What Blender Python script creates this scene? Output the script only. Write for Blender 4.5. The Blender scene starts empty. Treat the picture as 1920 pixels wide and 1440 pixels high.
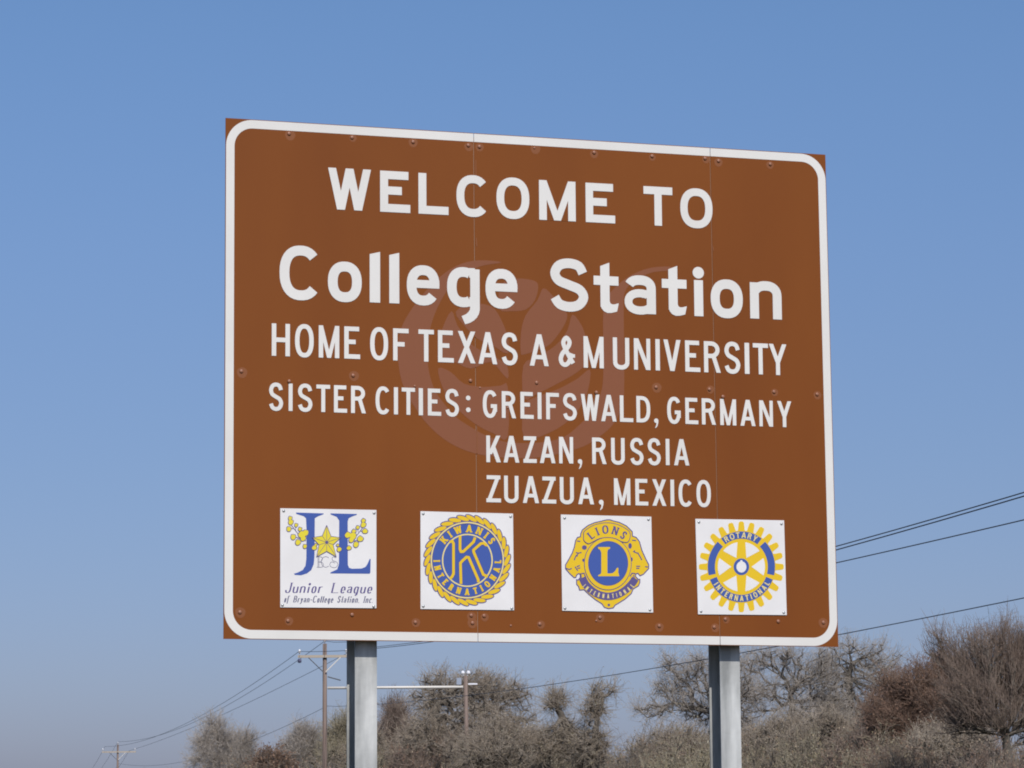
import bpy, math, random
import numpy as np
from mathutils import Matrix, Vector
from mathutils.geometry import delaunay_2d_cdt

R = math.radians
scene = bpy.context.scene
col = scene.collection

# ------------------------------------------------------------------ camera
def rot(w):
    w = np.array(w, float); t = np.linalg.norm(w); k = w / t
    K = np.array([[0, -k[2], k[1]], [k[2], 0, -k[0]], [-k[1], k[0], 0]])
    return np.eye(3) + math.sin(t) * K + (1 - math.cos(t)) * K @ K
Z0 = 2.50                                    # height of the sign's lower edge
F = 6000.0                                   # focal length in photo pixels (1920 wide)
CAM = np.array([-3.2478, -14.3568, -0.8901 + Z0])
MC = rot([-.1396, -.3120, .0144]) @ np.array([[1, 0, 0], [0, 0, -1], [0, 1, 0]], float)   # rows: right, down, forward
cd = bpy.data.cameras.new('camera'); cam = bpy.data.objects.new('camera', cd); col.objects.link(cam)
m = Matrix.Identity(4)
for i in range(3):
    m[i][0] = MC[0][i]; m[i][1] = -MC[1][i]; m[i][2] = -MC[2][i]; m[i][3] = CAM[i]
cam.matrix_world = m
cd.sensor_width = 36; cd.lens = F * 36 / 1920; cd.clip_start = 0.1; cd.clip_end = 9000
scene.camera = cam
scene.cycles.filter_width = 1.9               # the compact camera's soft lens
scene.render.resolution_x = 1024; scene.render.resolution_y = 768

# ------------------------------------------------------------------ light
SUN_EL, SUN_AZ = R(40), R(4.5)               # azimuth: to the left of the sign's normal
sd = Vector((-math.sin(SUN_AZ) * math.cos(SUN_EL), -math.cos(SUN_AZ) * math.cos(SUN_EL), math.sin(SUN_EL)))
w = bpy.data.worlds.new('World'); scene.world = w; w.use_nodes = True
nt = w.node_tree; bg = nt.nodes['Background']
sky = nt.nodes.new('ShaderNodeTexSky'); sky.sky_type = 'NISHITA'; sky.sun_disc = False
sky.sun_elevation = SUN_EL
sky.sun_rotation = math.atan2(sd.x, sd.y)
sky.air_density = 1.0; sky.dust_density = 1.0; sky.ozone_density = 6.0; sky.altitude = 0
bg.inputs[1].default_value = 0.104
# the deep, slightly violet winter blue of the place: a smooth tint by height above the horizon
tcw = nt.nodes.new('ShaderNodeTexCoord'); sep = nt.nodes.new('ShaderNodeSeparateXYZ'); ramp = nt.nodes.new('ShaderNodeValToRGB')
nt.links.new(tcw.outputs['Generated'], sep.inputs[0]); nt.links.new(sep.outputs[2], ramp.inputs[0])
ramp.color_ramp.interpolation = 'B_SPLINE'
els = [(0.0, (.66, .62, .86)), (.045, (.68, .645, .85)), (.11, (.71, .67, .78)), (.18, (.82, .78, .87)), (.26, (.86, .90, .97)), (.5, (.84, .90, .96))]
cr = ramp.color_ramp
while len(cr.elements) < len(els): cr.elements.new(.5)
for e_, (p_, c_) in zip(cr.elements, els): e_.position = p_; e_.color = (*c_, 1)
mul = nt.nodes.new('ShaderNodeMix'); mul.data_type = 'RGBA'; mul.blend_type = 'MULTIPLY'; mul.inputs[0].default_value = 1
nt.links.new(sky.outputs[0], mul.inputs[6]); nt.links.new(ramp.outputs[0], mul.inputs[7]); nt.links.new(mul.outputs[2], bg.inputs[0])
sl = bpy.data.lights.new('sun', 'SUN'); sl.energy = 3.6; sl.angle = R(0.53); sl.color = (1.0, .955, .90)
so = bpy.data.objects.new('sun', sl); col.objects.link(so)
so.rotation_euler = sd.to_track_quat('Z', 'Y').to_euler()
so.location = (0, -20, 30)
vs = scene.view_settings
vs.view_transform = 'Standard'; vs.look = 'None'; vs.exposure = 0.0; vs.gamma = 1; vs.use_curve_mapping = False

# ------------------------------------------------------------------ helpers
def ray(px, py):
    return MC.T @ np.array([(px - 960) / F, (py - 720) / F, 1.0])
def onplane(px, py, y=0.0):
    d = ray(px, py); t = (y - CAM[1]) / d[1]; return CAM + d * t
def UV(px, py):
    p = onplane(px, py); return (p[0], p[2])
FH = np.array([MC[2][0], MC[2][1], 0]); FH /= np.linalg.norm(FH)
RH = np.array([FH[1], -FH[0], 0])
AZ = math.atan2(RH[1], RH[0])
def pt(px, py, D):
    d = ray(px, py); return CAM + d * (D / float(d @ FH))

MATS = {}
def mat(name, rgb, rough=.6, spec=.3, metal=0.0, noise=None, bump=None):
    """noise = (scale, amount, second colour) ; bump = (scale, strength)"""
    if name in MATS: return MATS[name]
    m = bpy.data.materials.new(name); m.use_nodes = True; t = m.node_tree; b = t.nodes['Principled BSDF']
    b.inputs['Base Color'].default_value = (*rgb, 1); b.inputs['Roughness'].default_value = rough
    b.inputs['Specular IOR Level'].default_value = spec; b.inputs['Metallic'].default_value = metal
    tc = t.nodes.new('ShaderNodeTexCoord')
    if noise:
        n = t.nodes.new('ShaderNodeTexNoise'); n.inputs['Scale'].default_value = noise[0]; n.inputs['Detail'].default_value = 6
        mp = t.nodes.new('ShaderNodeMapping')
        if len(noise) > 3: mp.inputs['Scale'].default_value = noise[3]
        r = t.nodes.new('ShaderNodeValToRGB'); r.color_ramp.elements[0].position = .35; r.color_ramp.elements[1].position = .68
        r.color_ramp.elements[0].color = (*rgb, 1); r.color_ramp.elements[1].color = (*noise[2], 1)
        t.links.new(tc.outputs['Object'], mp.inputs[0]); t.links.new(mp.outputs[0], n.inputs['Vector'])
        t.links.new(n.outputs[0], r.inputs[0]); t.links.new(r.outputs[0], b.inputs['Base Color'])
    if bump:
        n = t.nodes.new('ShaderNodeTexNoise'); n.inputs['Scale'].default_value = bump[0]; n.inputs['Detail'].default_value = 4
        bp = t.nodes.new('ShaderNodeBump'); bp.inputs['Strength'].default_value = bump[1]; bp.inputs['Distance'].default_value = .01
        t.links.new(tc.outputs['Object'], n.inputs['Vector']); t.links.new(n.outputs[0], bp.inputs['Height']); t.links.new(bp.outputs[0], b.inputs['Normal'])
    MATS[name] = m; return m

def link(name, me, parent=None, label=None, cat=None, group=None, kind=None, loc=None):
    o = bpy.data.objects.new(name, me); col.objects.link(o)
    if parent is not None: o.parent = parent
    if loc is not None: o.location = loc
    for k, v in (('label', label), ('category', cat), ('group', group), ('kind', kind)):
        if v: o[k] = v
    return o
def empty(name, loc, label, cat, group=None, rz=0):
    o = link(name, None, None, label, cat, group, None, loc); o.rotation_euler = (0, 0, rz); o.empty_display_size = .2; return o
def pymesh(name, V, Fc, m, smooth=False):
    me = bpy.data.meshes.new(name); me.from_pydata([tuple(map(float, v)) for v in V], [], Fc)
    for x in (m if isinstance(m, (list, tuple)) else [m]): me.materials.append(x)
    if smooth: me.polygons.foreach_set('use_smooth', [True] * len(me.polygons))
    me.update(); return me
def npmesh(name, V, Q, m, mi=None, smooth=False):
    """V (n,3) verts; Q (k,4) quads or (k,3) triangles"""
    me = bpy.data.meshes.new(name); n = Q.shape[1]
    me.vertices.add(len(V)); me.vertices.foreach_set('co', np.ascontiguousarray(V, dtype=np.float32).ravel())
    me.loops.add(Q.size); me.loops.foreach_set('vertex_index', Q.astype(np.int32).ravel())
    me.polygons.add(len(Q)); me.polygons.foreach_set('loop_start', np.arange(0, Q.size, n, dtype=np.int32))
    for x in (m if isinstance(m, (list, tuple)) else [m]): me.materials.append(x)
    if mi is not None: me.polygons.foreach_set('material_index', mi.astype(np.int32))
    if smooth: me.polygons.foreach_set('use_smooth', np.ones(len(Q), bool))
    me.update(calc_edges=True); return me

class MB:
    def __init__(s): s.v = []; s.f = []
    def box(s, x0, x1, y0, y1, z0, z1):
        b = len(s.v)
        s.v += [(x, y, z) for z in (z0, z1) for y in (y0, y1) for x in (x0, x1)]
        s.f += [tuple(b + i for i in q) for q in ((0, 2, 3, 1), (4, 5, 7, 6), (0, 1, 5, 4), (2, 6, 7, 3), (0, 4, 6, 2), (1, 3, 7, 5))]
        return s
    def tube(s, a, b_, r0, r1=None, n=10, cap=True):
        r1 = r0 if r1 is None else r1
        a = Vector(a); c = Vector(b_); d = (c - a).normalized()
        u = d.orthogonal().normalized(); w_ = d.cross(u); b = len(s.v)
        for p, r in ((a, r0), (c, r1)):
            for i in range(n):
                t = 2 * math.pi * i / n; s.v.append(tuple(p + u * (r * math.cos(t)) + w_ * (r * math.sin(t))))
        for i in range(n): s.f.append((b + i, b + (i + 1) % n, b + n + (i + 1) % n, b + n + i))
        if cap: s.f.append(tuple(b + i for i in range(n))[::-1]); s.f.append(tuple(b + n + i for i in range(n)))
        return s
    def lathe(s, prof, n=12, axis='z', o=(0, 0, 0)):
        b = len(s.v)
        for (r, h) in prof:
            for i in range(n):
                t = 2 * math.pi * i / n; x, y = r * math.cos(t), r * math.sin(t)
                p = (x, y, h) if axis == 'z' else (x, -h, y)
                s.v.append((p[0] + o[0], p[1] + o[1], p[2] + o[2]))
        for j in range(len(prof) - 1):
            for i in range(n):
                a, c = b + j * n + i, b + j * n + (i + 1) % n
                s.f.append((a, c, c + n, a + n))
        k = b + (len(prof) - 1) * n; s.f.append(tuple(k + i for i in range(n)))
        return s
    def build(s, name, m, parent=None, smooth=False, **kw):
        return link(name, pymesh(name, s.v, s.f, m, smooth), parent, **kw)

# ------------------------------------------------------------------ 2-D shapes on the sign's face
def stroke(path, s, con=1.0, s1=None):
    P = [Vector(p) for p in path]; n = len(P); L = []; Rr = []
    for i in range(n):
        a = (P[i] - P[i - 1]).normalized() if i else None
        b = (P[i + 1] - P[i]).normalized() if i < n - 1 else None
        if a is None: a = b
        if b is None: b = a
        t = a + b
        t = t.normalized() if t.length > 1e-6 else a
        nn = Vector((-t.y, t.x)); na = Vector((-a.y, a.x))
        c = max(.5, nn.dot(na))
        ww = s if s1 is None else s + (s1 - s) * i / (n - 1)
        hw = .5 * ww * (con + (1 - con) * abs(t.y)) / c
        L.append(P[i] + nn * hw); Rr.append(P[i] - nn * hw)
    return [[tuple(L[i]), tuple(L[i + 1]), tuple(Rr[i + 1]), tuple(Rr[i])] for i in range(n - 1)]
def sarc(cx, cy, rx, ry, a0, a1, n=18, e=2.35):
    o = []
    for i in range(n + 1):
        t = R(a0 + (a1 - a0) * i / n); c, s = math.cos(t), math.sin(t)
        o.append((cx + rx * math.copysign(abs(c) ** (2 / e), c), cy + ry * math.copysign(abs(s) ** (2 / e), s)))
    return o
def spline(P, k=6, closed=False):
    P = [np.array(p, float) for p in P]; n = len(P); o = []
    rng = range(n if closed else n - 1)
    g = (lambda i: P[i % n]) if closed else (lambda i: P[min(max(i, 0), n - 1)])
    for i in rng:
        a, b, c, d = g(i - 1), g(i), g(i + 1), g(i + 2)
        for j in range(k):
            t = j / k
            o.append(tuple(.5 * ((2 * b) + (c - a) * t + (2 * a - 5 * b + 4 * c - d) * t * t + (3 * b - a - 3 * c + d) * t ** 3)))
    if not closed: o.append(tuple(P[-1]))
    return o
def rect(x0, y0, x1, y1): return [(x0, y0), (x1, y0), (x1, y1), (x0, y1)]
def ell(cx, cy, rx, ry, n=40, rot_=0):
    c, s = math.cos(rot_), math.sin(rot_)
    return [(cx + rx * math.cos(t) * c - ry * math.sin(t) * s, cy + rx * math.cos(t) * s + ry * math.sin(t) * c) for t in [2 * math.pi * i / n for i in range(n)]]

def glyph(ch, w, h, s, con=1.0, serif=0.0, xr=.75):
    """closed polygons of one letter; baseline y=0, cap height h, box width w, stroke s"""
    o = []; sh = s * con; ov = .018 * h
    st = lambda p, c=None: o.extend(stroke(p, s, con if c is None else c))
    bar = lambda *a: o.append(rect(*a))
    def dg(xb, xt, y0=0.0, y1=None, k=1.0):
        y1 = h if y1 is None else y1
        hw = k * s * math.hypot(xt - xb, y1 - y0) / (y1 - y0)
        o.append([(xb, y0), (xb + hw, y0), (xt + hw, y1), (xt, y1)])
    def hwf(dx, dy, k=1.0): return k * s * math.hypot(dx, dy) / dy
    q = s / 2; qh = sh / 2; X = xr * h
    def ser(x, y, ww=None):
        if serif:
            ww = ww or s
            a = serif * h * .5
            bar(x - a, y if y < h * .4 else y - sh * .7, x + ww + a, y + sh * .7 if y < h * .4 else y)
    if ch == 'I': bar(0, 0, w, h) if not serif else bar((w - s) / 2, 0, (w + s) / 2, h); ser((w - s) / 2, 0); ser((w - s) / 2, h)
    elif ch == 'E': bar(0, 0, s, h); bar(0, h - sh, w * .94, h); bar(0, 0, w, sh); bar(0, h * .525 - qh, w * .72, h * .525 + qh); ser(0, 0); ser(0, h)
    elif ch == 'F': bar(0, 0, s, h); bar(0, h - sh, w, h); bar(0, h * .51 - qh, w * .74, h * .51 + qh); ser(0, 0)
    elif ch == 'L': bar(0, 0, s, h); bar(0, 0, w, sh); ser(0, h); 
    elif ch == 'T': bar((w - s) / 2, 0, (w + s) / 2, h); bar(0, h - sh, w, h); ser((w - s) / 2, 0)
    elif ch == 'H': bar(0, 0, s, h); bar(w - s, 0, w, h); bar(0, h * .5 - qh, w, h * .5 + qh)
    elif ch == 'A':
        hw = hwf(w * .4, h); ap = hw * 1.05; dg(0, (w - ap) / 2 - (hw - ap) * 0, 0, h); 
        xt = (w - ap) / 2 + ap - hw; dg(w - hw, xt, 0, h)
        f = .21; bar(f * w * .42 + hw * .6, h * f, w - f * w * .42 - hw * .6, h * f + sh * .95); ser(0, 0, hw); ser(w - hw, 0, hw)
    elif ch == 'V': hw = hwf(w * .4, h); dg((w - hw) / 2, 0); dg((w - hw) / 2, w - hw)
    elif ch == 'W':
        hw = hwf(w * .18, h, .95); k = .95; b1 = w * .30 - hw / 2; dg(b1 - 0 * hw, 0, k=k); m_ = (w - hw) / 2
        dg(b1, m_, k=k); dg(w - b1 - hw, m_, k=k); dg(w - b1 - hw, w - hw, k=k); ser(0, h, hw); ser(w - hw, h, hw)
    elif ch == 'M':
        bar(0, 0, s, h); bar(w - s, 0, w, h); hw = hwf(w * .4, h, .85); dg((w - hw) / 2, 0 + s * .08, k=.85); dg((w - hw) / 2, w - hw - s * .08, k=.85)
    elif ch == 'N': bar(0, 0, s * .92, h); bar(w - s * .92, 0, w, h); hw = hwf(w * .6, h); dg(w - hw, 0); ser(0, h); ser(0, 0); ser(w - s, h)
    elif ch == 'X': hw = hwf(w * .7, h); dg(0, w - hw); dg(w - hw, 0)
    elif ch == 'Y': hw = hwf(w * .4, h * .56); dg((w - hw) / 2, 0, h * .4, h); dg((w - hw) / 2, w - hw, h * .4, h); bar((w - s) / 2, 0, (w + s) / 2, h * .46)
    elif ch == 'Z': hw = hwf(w * .7, h); bar(0, 0, w, sh); bar(w * .03, h - sh, w * .97, h); dg(0, w * .97 - hw)
    elif ch == 'K':
        bar(0, 0, s, h); hw = hwf(w * .7, h * .7); dg(s * .4, w - hw * .98, h * .3, h); hw2 = hwf(w * .5, h * .6)
        o.append([(w - hw2 * .95, 0), (w + .03 * w, 0), (w * .42 + hw2 * .6, h * .66), (w * .30 + s * .25, h * .53)]); ser(0, 0); ser(0, h); ser(w - s, 0); ser(w - s * 1.3, h)
    elif ch == 'O': st(sarc(w / 2, h / 2, w / 2 - q, h / 2 - qh + ov, 88, 272)); st(sarc(w / 2, h / 2, w / 2 - q, h / 2 - qh + ov, -92, 92))
    elif ch == 'C':
        a = 42; st(sarc(w * .52, h / 2, w * .52 - q, h / 2 - qh + ov, a, 360 - a, 26))
    elif ch == 'G':
        st(sarc(w * .52, h / 2, w * .52 - q, h / 2 - qh + ov, 38, 272, 22))
        st(sarc(w * .5, h / 2, w * .5 - q, h / 2 - qh + ov, 268, 338, 10)); bar(w - s, h * .22, w, h * .5); bar(w * .56, h * .5 - sh, w, h * .5)
    elif ch == 'S':
        p = [(.96, .78), (.82, .945), (.5, 1.0), (.18, .945), (.03, .77), (.15, .60), (.5, .50), (.85, .40), (.98, .23), (.82, .055), (.5, 0), (.18, .055), (.02, .21)]
        st(spline([(q + x * (w - s), qh - ov + y * (h - sh + 2 * ov)) for x, y in p], 4))
    elif ch == 'U':
        r = w / 2 - q; k = min(r * 1.15, h * .4); bar(0, k, s, h); bar(w - s, k, w, h); st(sarc(w / 2, k, r, k - qh + ov, 180, 360, 16, 2.2))
    elif ch == 'J':
        bar(w - s, h * .3, w, h); st(sarc(w / 2, h * .3, w / 2 - q, h * .3 - qh + ov, 185, 360, 12)); ser(w - s, h)
    elif ch == 'R':
        bar(0, 0, s, h); y0 = h * .46; r = (h - y0 - sh) / 2
        st([(q, h - qh), (w * .45, h - qh)] + sarc(w * .45, (h + y0) / 2, w * .5 - q, r, 80, -80, 12, 2) + [(w * .45, y0 + qh), (q, y0 + qh)])
        hw = hwf(w * .4, h * .5); dg(w * 1.02 - hw, w * .44, 0, y0 + sh * .5); ser(0, 0)
    elif ch == 'B':
        bar(0, 0, s, h)
        for (y0, y1, k) in ((h * .5 - qh, h, .93), (0, h * .5 + qh, 1.0)):
            st([(q, y1 - qh), (w * .45, y1 - qh)] + sarc(w * .45, (y1 + y0) / 2, w * (k - .45) - q, (y1 - y0 - sh) / 2, 80, -80, 12, 2) + [(w * .45, y0 + qh), (q, y0 + qh)])
    elif ch == 'D':
        bar(0, 0, s, h); st([(q, h - qh), (w * .35, h - qh)] + sarc(w * .35, h / 2, w * .65 - q, h / 2 - qh, 84, -84, 18, 2.5) + [(w * .35, qh), (q, qh)])
    elif ch == '&':
        p = [(1.02, .06), (.72, .30), (.34, .66), (.27, .85), (.50, .99), (.74, .85), (.62, .66), (.2, .42), (.05, .22), (.15, .05), (.42, 0), (.7, .12), (.93, .42)]
        st(spline([(q + x * (w - s), qh + y * (h - sh)) for x, y in p], 5)); bar(w * .72, h * .30, w, h * .30 + sh * .8)
    elif ch == ',':
        o.append(ell(w / 2, 0 + w * .5, w * .52, w * .52, 16)); o.append([(w * .55, 0 + w * .1), (w * 1.02, w * .5), (w * .98, w * .05), (w * .75, -w * .75), (w * .3, -w * 1.2), (w * .22, -w * 1.1), (w * .5, -w * .5)])
    elif ch == '.': o.append(ell(w / 2, w / 2, w / 2, w / 2, 12))
    elif ch == ':': o.append(ell(w / 2, h * .26, w / 2, w / 2, 16)); o.append(ell(w / 2, h * .70, w / 2, w / 2, 16))
    elif ch == '-': bar(0, h * .33, w, h * .33 + s * .7)
    # lower case
    elif ch == 'l': o.append([(0, 0), (w, 0), (w, h * .97), (0, h * .92)])
    elif ch == 'i': bar((w - s) / 2, 0, (w + s) / 2, X * .97); o.append(ell(w / 2, h * .86, max(w / 2, s * .55), max(w / 2, s * .55) * .98, 20))
    elif ch == 'o': st(sarc(w / 2, X / 2, w / 2 - q, X / 2 - qh + ov, 88, 272)); st(sarc(w / 2, X / 2, w / 2 - q, X / 2 - qh + ov, -92, 92))
    elif ch == 'c': st(sarc(w * .54, X / 2, w * .54 - q, X / 2 - qh + ov, 42, 318, 20))
    elif ch == 'e':
        st(sarc(w / 2, X / 2, w / 2 - q, X / 2 - qh + ov, 0, 322, 26)); bar(q, X * .43, w - s * .02, X * .43 + sh * .82)
        bar(w - s, X * .43 + sh * .8, w - s * .02, X * .52)
    elif ch == 'n': bar(0, 0, s, X * .98); st(sarc(w / 2, X * .62, w / 2 - q, X * .38 - qh + ov, 150, 0, 14)); bar(w - s, 0, w, X * .63)
    elif ch == 'u': bar(w - s, 0, w, X * .98); st(sarc(w / 2, X * .38, w / 2 - q, X * .38 - qh + ov, 180, 330, 14)); bar(0, X * .37, s, X * .98)
    elif ch == 'r': bar(0, 0, s, X * .98); st(sarc(w * .7, X * .62, w * .7 - q, X * .38 - qh, 160, 70, 10))
    elif ch == 'a':
        bar(w - s, 0, w, X * .68); st(sarc(w / 2, X * .67, w / 2 - q, X * .33 - qh + ov, 0, 158, 16))
        o.extend(stroke(sarc(w / 2, X * .315, w / 2 - q * .9, X * .315 - q * .85 + ov, 55, 320, 20, 2.2), s * .85, con)); bar(w * .55, X * .63 - sh * .80, w - q, X * .63 + ov * .2)
        bar(w - s, 0, w, X * .3)
    elif ch == 'g':
        st(sarc(w / 2, X / 2, w / 2 - q, X / 2 - qh + ov, 60, 300, 24)); bar(w - s, -X * .08, w, X * .98)
        o.append([(w, 0), (w - s, 0), (w - s * 1.06, -X * .09), (w - s * 1.25, -X * .16), (w - s * 1.5, -X * .21), (w * .44, -X * .262), (w * .55, -X * .47), (w * .70, -X * .425), (w * .82, -X * .36), (w * .91, -X * .28), (w * .97, -X * .19), (w, -X * .08)])
        st([(w * .68, X - qh + ov * .3), (w - q, X * .88)]); st([(w * .68, qh - ov * .3), (w - q, X * .12)])
    elif ch == 't':
        x = w * .27; o.append([(x, s * .55), (x + s, s * .55), (x + s, h * .975), (x, h * .90)]); bar(0, X * .72, w, X * .72 + sh * .95)
        o.append([(x, s * 1.2), (x, h * .14), (x + s * .10, h * .075), (x + s * .35, h * .02), (x + s * .75, -h * .012), (x + s * 1.2, -h * .008), (w * .93, h * .022), (w, h * .185), (x + s * 1.5, h * .160), (x + s * 1.25, h * .160), (x + s * 1.08, h * .178), (x + s, h * .22), (x + s, s * 1.2)])
    elif ch == 'f':
        x = w * .3; bar(x, -h * .2, x + s, h * .82); st(sarc(x + q + w * .3, h * .80, w * .3, h * .19, 180, 40, 8)); bar(0, X * .8, w * .9, X * .8 + sh)
    elif ch == 'y':
        dg(w * .42, 0, 0, X); st([(w - q, X), (w * .5, -X * .05), (w * .25, -X * .35), (0, -X * .36)])
    return o

def tri2d(polys, eps=1e-6):
    V = []; Fc = []
    for p in polys:
        q = [p[0]]
        for a in p[1:]:
            if math.hypot(a[0] - q[-1][0], a[1] - q[-1][1]) > eps * 3: q.append(a)
        if len(q) < 3: continue
        A = sum(q[i][0] * q[(i + 1) % len(q)][1] - q[(i + 1) % len(q)][0] * q[i][1] for i in range(len(q)))
        if A < 0: q = q[::-1]
        b = len(V); V += [Vector(a) for a in q]; Fc.append(list(range(b, b + len(q))))
    S = 1000.0                                # work in millimetres; keep the triangles whose centre lies in any polygon
    E_ = []
    for f in Fc: E_ += [(f[i], f[(i + 1) % len(f)]) for i in range(len(f))]
    r = delaunay_2d_cdt([v * S for v in V], E_, [], 0, 1e-4, True)
    vs_ = [v / S for v in r[0]]; T = [tuple(f) for f in r[2]]
    if not T: return vs_, T
    C = np.array([[sum(vs_[i][k] for i in f) / 3 for k in (0, 1)] for f in T]); inside = np.zeros(len(T), bool)
    for f in Fc:
        P = np.array([(V[i].x, V[i].y) for i in f]); lo, hi = P.min(0), P.max(0)
        cand = np.where(~inside & (C >= lo).all(1) & (C <= hi).all(1))[0]
        if not len(cand): continue
        x, y = C[cand, 0], C[cand, 1]; c = np.zeros(len(cand), bool)
        for a, b in zip(P, np.roll(P, -1, 0)):
            if a[1] == b[1]: continue
            c ^= ((a[1] > y) != (b[1] > y)) & (x < (b[0] - a[0]) * (y - a[1]) / (b[1] - a[1]) + a[0])
        inside[cand[c]] = True
    out = []
    for f, k in zip(T, inside):
        if k:
            a, b, c = (vs_[i] for i in f)
            A = (b.x - a.x) * (c.y - a.y) - (b.y - a.y) * (c.x - a.x)
            if abs(A) > 1e-12: out.append(f if A > 0 else f[::-1])
    return vs_, out
def sheet(name, polys, t0, t1, m, parent, label=None, kind=None):
    """union of polygons given as (x,z) on the sign plane, front face at y=-t1, edges reaching back to y=-t0"""
    vs_, T = tri2d(polys)
    n = len(vs_); V = [(v.x, -t1, v.y) for v in vs_] + [(v.x, -t0, v.y) for v in vs_]
    E = {}
    for f in T:
        for i in range(3): E[(f[i], f[(i + 1) % 3])] = 1
    Fc = [tuple(f) for f in T]
    for (a, b) in E:
        if (b, a) not in E: Fc.append((b, a, a + n, b + n))
    return link(name, pymesh(name, V, Fc, m), parent, label=label, kind=kind)

# ------------------------------------------------------------------ materials
BROWN = (.208, .0635, .0125)
M_brown = mat('brown_sheeting', BROWN, .55, .12, noise=(1.3, 1, (.178, .052, .0110), (1, 1, .35)), bump=(3, .03))
M_fade = mat('faded_brown', (.228, .084, .034), .55, .15)
M_mark = mat('pale_brown_emblem', (.228, .085, .043), .5, .12)
M_white = mat('white_sheeting', (.71, .69, .65), .5, .25, noise=(2.5, 1, (.66, .64, .60)))
M_plate = mat('plate_white', (.765, .745, .73), .4, .3, noise=(5, 1, (.71, .69, .675)))
M_blue = mat('plate_blue', (.052, .098, .34), .4, .3)
M_yel = mat('plate_yellow', (.74, .49, .018), .4, .3)
M_yelg = mat('plate_yellow_green', (.72, .60, .04), .4, .3)
M_cream = mat('plate_cream', (.75, .62, .25), .4, .3)
M_pur = mat('plate_purple', (.105, .085, .23), .4, .3)
M_gry = mat('plate_grey_ink', (.12, .12, .20), .4, .3)
M_bolt = mat('painted_bolt', (.29, .125, .07), .35, .5)
M_screw = mat('steel_screw', (.45, .46, .46), .4, .5, .6)
M_alu = mat('mill_aluminium', (.40, .27, .20), .5, .3, .1)
M_galv = mat('galvanised_steel', (.29, .295, .285), .52, .35, .4, noise=(5.5, 1, (.66, .66, .63), (2.2, 1, .35)), bump=(30, .12))
M_pole = mat('utility_pole_wood', (.16, .115, .095), .9, .1, noise=(2, 1, (.27, .21, .18), (8, 8, .3)))
M_arm = mat('crossarm_wood', (.42, .36, .29), .9, .1)
M_ins = mat('insulator_glaze', (.75, .75, .78), .2, .5)
M_wire = mat('wire_metal', (.10, .105, .12), .6, .3)
M_pipe = mat('pale_pipe', (.72, .68, .62), .5, .3)

# ------------------------------------------------------------------ ground and road
def ground():
    n = 90; rng = np.random.default_rng(3)
    r = np.concatenate([[0], np.geomspace(3, 6000, 60)]); a = np.linspace(0, 2 * np.pi, n, endpoint=False)
    V = [(CAM[0], CAM[1], 0)]
    for q in r[1:]:
        for t in a:
            x, y = CAM[0] + q * math.cos(t), CAM[1] + q * math.sin(t)
            z = .05 * math.sin(x * .21) * math.cos(y * .17) if y > -6 else 0
            V.append((x, y, z - (.15 if y > -6 else 0)))
    Fc = [(0, 1 + i, 1 + (i + 1) % n) for i in range(n)]
    for j in range(len(r) - 2):
        for i in range(n):
            a0, a1 = 1 + j * n + i, 1 + j * n + (i + 1) % n
            Fc.append((a0, a0 + n, a1 + n, a1))
    g = mat('winter_grass', (.085, .074, .042), .95, .1, noise=(.6, 1, (.05, .056, .026)), bump=(12, .6))
    link('ground', pymesh('ground', V, Fc, g, True), kind='structure')
    asp = mat('asphalt', (.055, .055, .056), .9, .2, noise=(1.2, 1, (.075, .074, .072)), bump=(60, .3))
    MB().box(-300, 300, -24, -8.5, -.12, .03).build('road', asp, kind='structure')
    MB().box(-300, 300, -9.35, -9.23, .03, .034).build('road_edge_line', M_white, kind='structure')
ground()

# ------------------------------------------------------------------ THE SIGN
sx = UV(419, 1198)[0]
sign = empty('highway_sign', (0, 0, 0), 'large brown welcome sign with white border and lettering, on two grey steel posts', 'sign')
TL, TR, BR, BL = [np.array(UV(*p)) for p in ((423, 221), (1547.5, 290), (1572, 1213), (419, 1198))]
TH = .0035
def lerp2(s, t):  # s 0..1 left-right, t 0..1 bottom-top
    return tuple((BL * (1 - s) + BR * s) * (1 - t) + (TL * (1 - s) + TR * s) * t)
Wd = 3.048; Hd = 2.438
def Q(x, z): return lerp2(x / Wd, z / Hd)
s1 = UV(891.5, 640)[0]; s2 = UV(1340, 700)[0]
x0m = (TL[0] + BL[0]) / 2; wm = (TR[0] + BR[0]) / 2 - x0m
S1 = (s1 - x0m) / wm * Wd; S2 = (s2 - x0m) / wm * Wd; g = .0014
panels = []
for (a, b) in ((0, S1 - g), (S1 + g, S2 - g), (S2 + g, Wd)):
    panels.append(sheet('panel', [[Q(a, 0), Q(b, 0), Q(b, Hd), Q(a, Hd)]], -TH, 0, M_brown, sign))
# border, one piece on each panel
bw = .040; ins = .003; r_o = .128
def bpath(kind):
    i = ins + bw / 2; r = r_o - bw / 2; P = []
    def arc(cx, cz, a0, a1):
        return [(cx + r * math.cos(R(a0 + (a1 - a0) * k / 14)), cz + r * math.sin(R(a0 + (a1 - a0) * k / 14))) for k in range(15)]
    if kind == 0: P = [(S1 - g, Hd - i)] + arc(i + r, Hd - i - r, 90, 180) + arc(i + r, i + r, 180, 270) + [(S1 - g, i)]
    if kind == 2: P = [(S2 + g, i)] + arc(Wd - i - r, i + r, -90, 0) + arc(Wd - i - r, Hd - i - r, 0, 90) + [(S2 + g, Hd - i)]
    return P
def qmap(polys): return [[Q(*p) for p in a] for a in polys]
sheet('border', qmap(stroke(bpath(0), bw)), 0, .001, M_white, panels[0])
sheet('border', qmap([rect(S1 + g, ins, S2 - g, ins + bw)]), 0, .001, M_white, panels[1])
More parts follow.
